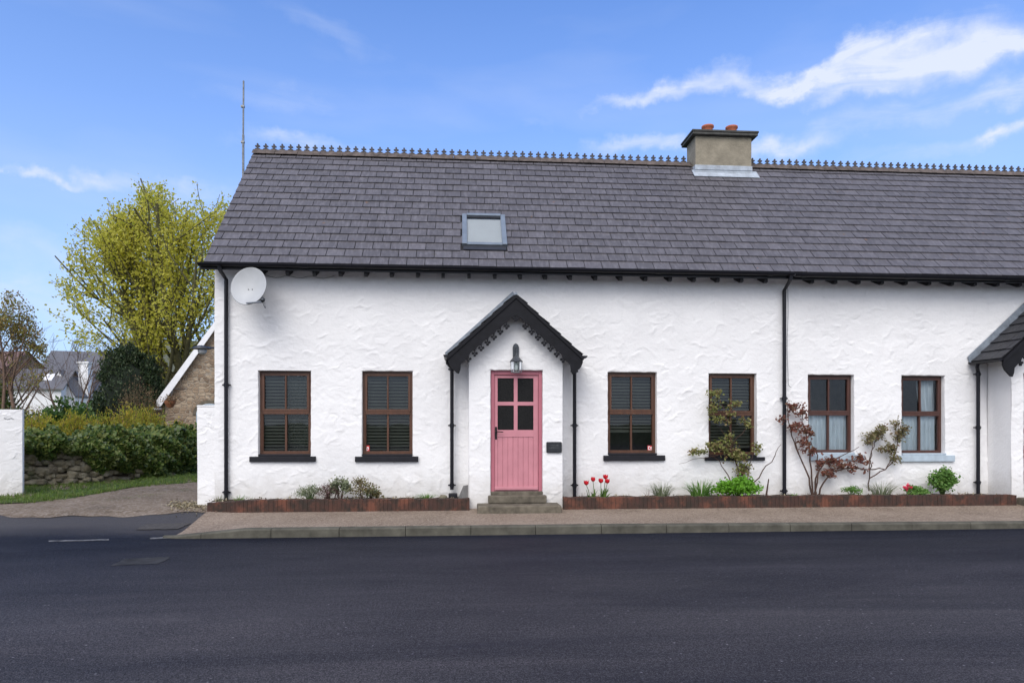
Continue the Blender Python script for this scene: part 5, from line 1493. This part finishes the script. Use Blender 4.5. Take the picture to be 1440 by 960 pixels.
for bx0, bx1, nm in ((X_(292, -.4), X_(655, -.4), 'left'), (X_(800, -.4), X_(1420, -.4), 'right')):
    P = [(rng.uniform(bx0, bx1), rng.uniform(-.56, -.04), SOIL + .012) for _ in range(260)]
    P = [(x, y, z - max(0, x - 6) * .0035 + .004) for x, y, z in P]
    v, f = leafmesh(P, .045, .5, nrm=(0, 0, 4)); g = npobj('leaf_litter', v, f, M['litter']); g['kind'] = 'stuff'; g['label'] = 'dead leaves scattered on the soil of the %s bed' % nm; g['category'] = 'litter'
tulip('leftmost red tulip, leaning towards the porch downpipe', 824.5, 679, -.36, -.06, .6)
tulip('red tulip on a pale stem, second from the porch downpipe', 834, 674, -.34, -.02, .1)
tulip('red tulip with broad leaves, third from the porch downpipe', 845, 676, -.38, .0, .4)
tulip('tallest red tulip at the right of its clump', 851.5, 670.5, -.34, .03, .6)
tulip('lowest red tulip hanging at the right of its clump', 854, 676.5, -.40, .05, .3)
tuft('dark dry stalk at the foot of the right porch downpipe', 819, .16, .05, 6, 'leaf_heath', .006, name='dry_stalks')
tuft('few pale dry stalks right of the tulips', 868, .07, .14, 9, 'litter', .006, name='dry_stalks')
tuft('silvery green narrow leaved clump right of the third window', 930, .36, .36, 150, 'leaf_grey', .012, name='lily_clump', droop=.5)
tuft('thin dark seed stalks arching left over the silvery clump', 912, .26, .26, 14, 'leaf_heath', .005, name='dry_stalks', droop=.6)
tuft('dark green strap leaved clump between the silvery clump and the bright green mound', 985, .42, .46, 150, 'leaf_mid', .018, name='iris_clump', droop=.6)
mound('bright green leafy mound below the rose with the green leaves', 1037, 27, 66, 2300, 'leaf_bright', .040, y=-.42, name='geranium_mound', aspect=.85, up=.3, seed=9, stems=50)
t = thing('cane_stub', 'dark grey cut cane standing left of the boundary downpipe', 'stick', (X_(1080, -.3), -.3, SOIL)); b = MB(); b.tube([(X_(1077.5, -.3), -.3, SOIL), (X_(1081, -.3), -.3, Z_(1081, 673, -.3))], [.018, .010], 7); b.build('cane', M['twigdark'], t)
mound('small green weed left of the spiky grey plant under the first blue sill', 1197, 14, 34, 260, 'leaf_mid', .035, name='leafy_plant', seed=11, aspect=.4, up=1.2)
tuft('spiky grey green lavender between the two pale blue sills', 1240, .32, .44, 130, 'leaf_grey', .011, name='lavender', droop=.25)
mound('low green primrose plant under the last window', 1287, 13, 36, 420, 'leaf_mid', .038, name='primrose', seed=13, aspect=.6)
pt = thing('pink_flower', 'pink red blooms on the low plant under the last window', 'flower', (X_(1277, -.38), -.38, SOIL))
P = []
for q in ((1272, 685), (1277, 682), (1281, 685), (1276, 687)):
    c = at(q[0], q[1], -.4); P += [(c.x + rng.normal(0, .014), c.y + rng.normal(0, .014), c.z + rng.normal(0, .012)) for _ in range(26)]
v, f = leafmesh(P, .032, .9); npobj('petals', v, f, M['pinkpetal'], pt)
b = MB(); [b.tube([(X_(1277, -.38), -.38, SOIL), (at(q, 685, -.4).x, -.4, at(q, 685, -.4).z)], .004, 4) for q in (1272, 1277, 1281)]; b.build('stem', M['stemgreen'], pt)
mound('rounded fresh green bush right of the pink flowers', 1325, 38, 40, 1500, 'leaf_mid', .042, name='hydrangea_bush', cat='bush', seed=14, aspect=.8, stems=30)
tuft('low dead stalks beside the last downpipe', 1352, .07, .22, 26, 'leaf_brown', .008, name='dry_stalks')

tuft('wispy pale grass at the left of the bright green mound', 1000, .24, .2, 26, 'leaf_grey', .007, name='grass_tuft', droop=.5)
tuft('low green weed just right of the boundary downpipe', 1116, .10, .16, 30, 'leaf_mid', .010, name='weed')
tuft('dry twiggy stalks between the purplish heather and the sedum', 470, .24, .16, 16, 'leaf_heath', .006, name='dry_stalks')
tuft('thin green weed at the right end of the left bed', 585, .12, .14, 20, 'leaf_grey', .007, name='weed')
mound('trailing grey green foliage at the right of the spreading wallflower', 522, 17, 22, 160, 'leaf_grey', .032, name='trailing_plant', seed=26, stemm='twigdark')
# climbers on the wall
def climber(name, label, cat, stems, clusters, leafm, stemm, y=-.13, size=.05, seed=1, aspect=.7, r0=.012):
    r = np.random.default_rng(seed); x0 = at(stems[0][0][0], 700, y).x
    t = thing(name, label, cat, (x0, y, SOIL)); s = MB()
    for st_ in stems:
        pts = []
        for i, (px, py) in enumerate(st_):
            yy = y - .05 * math.sin(i * 1.7 + px) * (0 if i == 0 else 1)
            q = at(px, py, yy); pts.append(Vector((q.x, yy, max(q.z, SOIL - .01) if i == 0 else q.z)))
        # subdivide with wiggle
        out = [pts[0]]
        for p, q in zip(pts[:-1], pts[1:]):
            for k in (1, 2, 3):
                m_ = p.lerp(q, k / 3); j = 0 if k == 3 else .012; out.append(m_ + Vector((r.normal(0, j), r.normal(0, j), r.normal(0, j))))
        n = len(out); rr0 = r0 if len(st_) > 3 else r0 * .6
        s.tube(out, [max(.0025, rr0 * (1 - .75 * k / n)) for k in range(n)], 6, cap=False)
    P = []
    for (px, py, rx, ry, n) in clusters:
        n = int(n * 1.5)
        for k in range(max(3, n // 12)):        # side twigs inside the cluster
            a = at(px + r.normal(0, rx * .3), py + r.normal(0, ry * .3), y); c = at(px + r.normal(0, rx * .6), py + r.normal(0, ry * .6), y - .03 + r.normal(0, .05)); s.tube([a, (a + c) / 2 + Vector((0, 0, .015)), c], [.004, .003, .002], 4, cap=False)
            for m_ in range(12):
                q = r.uniform(.2, 1.1); p = a.lerp(c, q); P.append((p.x + r.normal(0, .028), p.y + r.normal(0, .03), p.z + r.normal(0, .028)))
    s.build('stems', M[stemm], t)
    v, f = leafmesh(P, size, aspect, up=0, nrm=(0, -1, .5)); npobj('foliage', v, f, M[leafm], t); return t
climber('rose_bush', 'green leaved rose growing up the fourth window, above the bright green mound', 'rose',
        [[(1045, 698), (1040, 665), (1032, 640), (1026, 600), (1018, 575), (1008, 555)], [(1043, 698), (1046, 660), (1030, 625), (1012, 600)], [(1048, 698), (1055, 650), (1060, 632)], [(1034, 690), (1024, 668), (1012, 648), (990, 636)], [(1053, 690), (1072, 662), (1090, 640), (1098, 625)],
         [(1026, 600), (1030, 575), (1040, 562)], [(1010, 640), (985, 644), (955, 652)], [(1030, 625), (1050, 600), (1052, 590)], [(1040, 665), (1035, 648), (1055, 637)]],
        [(1006, 552, 16, 8, 60), (1002, 573, 12, 10, 70), (1010, 590, 12, 8, 60), (1030, 570, 14, 8, 50), (1035, 583, 10, 8, 40), (1048, 596, 10, 7, 50), (980, 635, 14, 6, 75), (1002, 628, 14, 7, 80), (1024, 628, 18, 12, 130), (1040, 640, 20, 9, 120), (1066, 630, 10, 8, 60), (1046, 662, 14, 14, 130), (1022, 612, 10, 8, 45)],
        'leaf_rose', 'twigdark', size=.050, seed=71, y=-.15)
climber('rose_bush', 'bronze red leaved rose beside the boundary downpipe spreading along under the blue sills', 'rose',
        [[(1142, 700), (1138, 672), (1124, 640), (1113, 612), (1108, 585), (1107, 565)], [(1143, 700), (1141, 660), (1138, 625), (1130, 600), (1128, 575)], [(1148, 700), (1147, 672), (1160, 650), (1185, 640), (1208, 628)], [(1150, 700), (1157, 680), (1172, 662), (1195, 658), (1222, 660), (1245, 660), (1258, 640), (1262, 615), (1268, 592)],
         [(1145, 698), (1150, 668), (1150, 640), (1140, 620)], [(1222, 660), (1224, 640), (1230, 615)], [(1124, 640), (1118, 615)]],
        [(1112, 572, 12, 9, 80), (1128, 580, 10, 8, 60), (1120, 600, 12, 9, 90), (1134, 605, 12, 8, 80), (1102, 586, 8, 7, 30), (1128, 622, 12, 8, 60), (1140, 634, 9, 8, 40), (1172, 650, 18, 8, 110), (1165, 665, 13, 8, 80), (1190, 655, 14, 7, 60), (1210, 645, 12, 9, 70), (1150, 650, 10, 8, 40), (1205, 660, 12, 5, 30)],
        'leaf_bronze', 'twigdark', size=.054, seed=72, y=-.14, r0=.017)
climber('climbing_shrub', 'olive green shrub with two leafy heads between the pale blue sills', 'shrub',
        [[(1222, 690), (1223, 660), (1226, 640), (1230, 622), (1236, 600)], [(1223, 672), (1245, 660), (1257, 645), (1262, 620), (1264, 596)], [(1230, 622), (1240, 608), (1244, 596)]],
        [(1230, 612, 12, 8, 190), (1240, 603, 9, 8, 110), (1222, 620, 7, 7, 60), (1260, 596, 6, 6, 50), (1264, 612, 9, 9, 140), (1254, 630, 10, 8, 120), (1272, 604, 7, 7, 70), (1258, 645, 8, 6, 60), (1246, 632, 6, 5, 30), (1238, 630, 5, 4, 20)],
        'leaf_olive', 'twigdark', size=.042, seed=73, y=-.12)

# leaf litter at the corner of the path
P = []
for i in range(700):
    c = gr(264 + rng.normal(0, 13), 714 + rng.normal(0, 2.6), .17); P.append((c.x, c.y, gz(c.x, c.y) + .012 + abs(rng.normal(0, .008))))
v, f = leafmesh(P, .05, .5, up=-.0, nrm=(0, 0, 6)); v[:, 2] = np.minimum(v[:, 2], np.repeat(v.reshape(-1, 4, 3)[:, :, 2].mean(1), 4) + .012); g = npobj('leaf_litter', v, f, M['litter']); g['kind'] = 'stuff'; g['label'] = 'dead leaves and gravel heaped at the corner of the brick edging'; g['category'] = 'litter'

# ------------------------------------------------------------------ camera
cam = bpy.data.cameras.new('camera'); co = bpy.data.objects.new('camera', cam); COL.objects.link(co)
co.location = (0, CY, EYE); co.rotation_euler = (R(90), 0, -TH); cam.sensor_width = 36; cam.lens = 24; cam.shift_y = (HY - 480) / 1440
cam.clip_end = 5000; cam.clip_start = .05; scene.camera = co

# ------------------------------------------------------------------ sun and sky
SUN_EL, SUN_AZ = R(45), R(205)          # azimuth clockwise from +Y
sl = bpy.data.lights.new('sun', 'SUN'); sl.energy = 1.5; sl.angle = R(38); sl.color = (1, .96, .91)
so = bpy.data.objects.new('sun', sl); COL.objects.link(so)
sd = Vector((math.sin(SUN_AZ) * math.cos(SUN_EL), math.cos(SUN_AZ) * math.cos(SUN_EL), math.sin(SUN_EL)))
so.rotation_euler = (-sd).to_track_quat('-Z', 'Y').to_euler(); so.location = (0, -20, 20)
w = bpy.data.worlds.new('World'); scene.world = w; w.use_nodes = True; nt = w.node_tree
bgn = nt.nodes['Background']; bgn.inputs['Strength'].default_value = .15
skn = nt.nodes.new('ShaderNodeTexSky'); skn.sky_type = 'NISHITA'; skn.sun_disc = False; skn.sun_elevation = SUN_EL; skn.sun_rotation = SUN_AZ
skn.air_density = 1.0; skn.dust_density = .6; skn.ozone_density = 2.5
tc = nt.nodes.new('ShaderNodeTexCoord'); sep = nt.nodes.new('ShaderNodeSeparateXYZ'); nt.links.new(tc.outputs['Generated'], sep.inputs[0])
az = math_(nt, 'ARCTAN2', sep.outputs[0], sep.outputs[1]); el = math_(nt, 'ARCSINE', sep.outputs[2])
dn = nt.nodes.new('ShaderNodeTexNoise'); dn.inputs['Scale'].default_value = 8; dn.inputs['Detail'].default_value = 7; dn.inputs['Roughness'].default_value = .6
nt.links.new(tc.outputs['Generated'], dn.inputs['Vector']); dsep = nt.nodes.new('ShaderNodeSeparateColor'); nt.links.new(dn.outputs['Color'], dsep.inputs[0])
azd = math_(nt, 'ADD', az, math_(nt, 'MULTIPLY', math_(nt, 'SUBTRACT', dsep.outputs[0], .5), .26)); eld = math_(nt, 'ADD', el, math_(nt, 'MULTIPLY', math_(nt, 'SUBTRACT', dsep.outputs[1], .5), .11))
cb = nt.nodes.new('ShaderNodeCombineXYZ'); nt.links.new(math_(nt, 'ADD', math_(nt, 'MULTIPLY', az, 3.2), math_(nt, 'MULTIPLY', el, 2.0)), cb.inputs[0]); nt.links.new(math_(nt, 'MULTIPLY', el, 10), cb.inputs[1])
def wn(scale, detail, rough, dist, off=0):
    n = nt.nodes.new('ShaderNodeTexNoise'); n.inputs['Scale'].default_value = scale; n.inputs['Detail'].default_value = detail; n.inputs['Roughness'].default_value = rough; n.inputs['Distortion'].default_value = dist
    mp = nt.nodes.new('ShaderNodeMapping'); mp.inputs['Location'].default_value = (off, off * .7, 0); nt.links.new(cb.outputs[0], mp.inputs[0]); nt.links.new(mp.outputs[0], n.inputs['Vector']); return n.outputs['Fac']
n1 = wn(2.3, 10, .62, .9); n2 = wn(.7, 5, .5, .3, 5.3)
CL = [(925, 133, 95, 10, .14, .9), (1050, 117, 75, 11, .06, .95), (1150, 106, 60, 9, .05, .8), (1200, 78, 80, 12, .12, .85), (1300, 72, 120, 24, .05, 1.1), (1400, 62, 70, 18, .1, .9), (1230, 120, 60, 8, 0, .45),
      (930, 200, 80, 10, -.03, .8), (1110, 200, 90, 12, 0, .95), (1415, 125, 70, 16, 0, .55), (1440, 172, 40, 10, 0, .9), (75, 232, 36, 9, .12, .95), (8, 228, 18, 8, 0, .95), (125, 254, 26, 8, -.2, .6), (170, 250, 26, 18, 0, .45), (270, 266, 90, 18, -.03, .6),
      (450, 35, 110, 26, -.35, .16), (420, 150, 160, 20, 0, .2), (60, 420, 150, 30, 0, .5), (40, 350, 120, 25, 0, .3), (440, 208, 90, 10, 0, .55), (1280, 150, 140, 20, 0, .35), (1330, 205, 150, 18, 0, .35), (760, 160, 60, 8, 0, .2)]
tot = None
for (px, py, sx, sy, rt_, amp) in CL:
    a_ = (px - 720) / F; A0 = math.atan(a_) + TH; E0 = math.atan((HY - py) / F * math.cos(math.atan(a_)))
    k = math.cos(math.atan(a_)) ** 2
    da = math_(nt, 'SUBTRACT', azd, A0); de = math_(nt, 'SUBTRACT', eld, E0)
    u = math_(nt, 'MULTIPLY', math_(nt, 'ADD', da, math_(nt, 'MULTIPLY', de, rt_)), F / (sx * k)); v_ = math_(nt, 'MULTIPLY', math_(nt, 'SUBTRACT', de, math_(nt, 'MULTIPLY', da, rt_)), F / (sy * math.cos(math.atan(a_))))
    g_ = math_(nt, 'EXPONENT', math_(nt, 'MULTIPLY', math_(nt, 'ADD', math_(nt, 'MULTIPLY', u, u), math_(nt, 'MULTIPLY', v_, v_)), -1.0))
    g_ = math_(nt, 'MULTIPLY', g_, amp); tot = g_ if tot is None else math_(nt, 'ADD', tot, g_)
nf = math_(nt, 'ADD', math_(nt, 'MULTIPLY', n1, 2.5), -.78, clamp=True)
cloud = math_(nt, 'MULTIPLY', ramp(nt, math_(nt, 'MULTIPLY', tot, math_(nt, 'ADD', nf, .35)), [(.05, 0.0), (.45, .38), (1.15, .92)]), 1.0, clamp=True)
wisp = math_(nt, 'MULTIPLY', ramp(nt, n2, [(.50, 0.0), (.85, .22)]), 1.0)
cloud = math_(nt, 'MAXIMUM', cloud, wisp)
# unseen cloud bank added behind the viewer to give the facade soft white light
back = ramp(nt, math_(nt, 'ADD', math_(nt, 'MULTIPLY', sep.outputs[1], -1.0), math_(nt, 'MULTIPLY', math_(nt, 'SUBTRACT', n2, .5), .8)), [(-.0, 0.0), (.35, 1.0)])
back = math_(nt, 'MULTIPLY', back, ramp(nt, sep.outputs[2], [(.0, .25), (.35, 1.0)]))
skc = mix(nt, 1.0, skn.outputs[0], (.80, .97, 1.30), 'MULTIPLY')
# paler air low down
low = ramp(nt, el, [(0.0, .80), (.22, .42), (.40, .12), (.55, 0.0)])
skc = mix(nt, low, skc, (2.55, 3.2, 4.45))
final = mix(nt, cloud, skc, (3.9, 4.2, 4.9))
final = mix(nt, math_(nt, 'MULTIPLY', back, .9), final, (7.8, 7.7, 7.9))
nt.links.new(final, bgn.inputs['Color'])

scene.view_settings.view_transform = 'Standard'; scene.view_settings.look = 'None'; scene.view_settings.gamma = 1; scene.view_settings.exposure = 0.48
scene.view_settings.use_curve_mapping = False
scene.cycles.max_bounces = 8; scene.cycles.transparent_max_bounces = 12
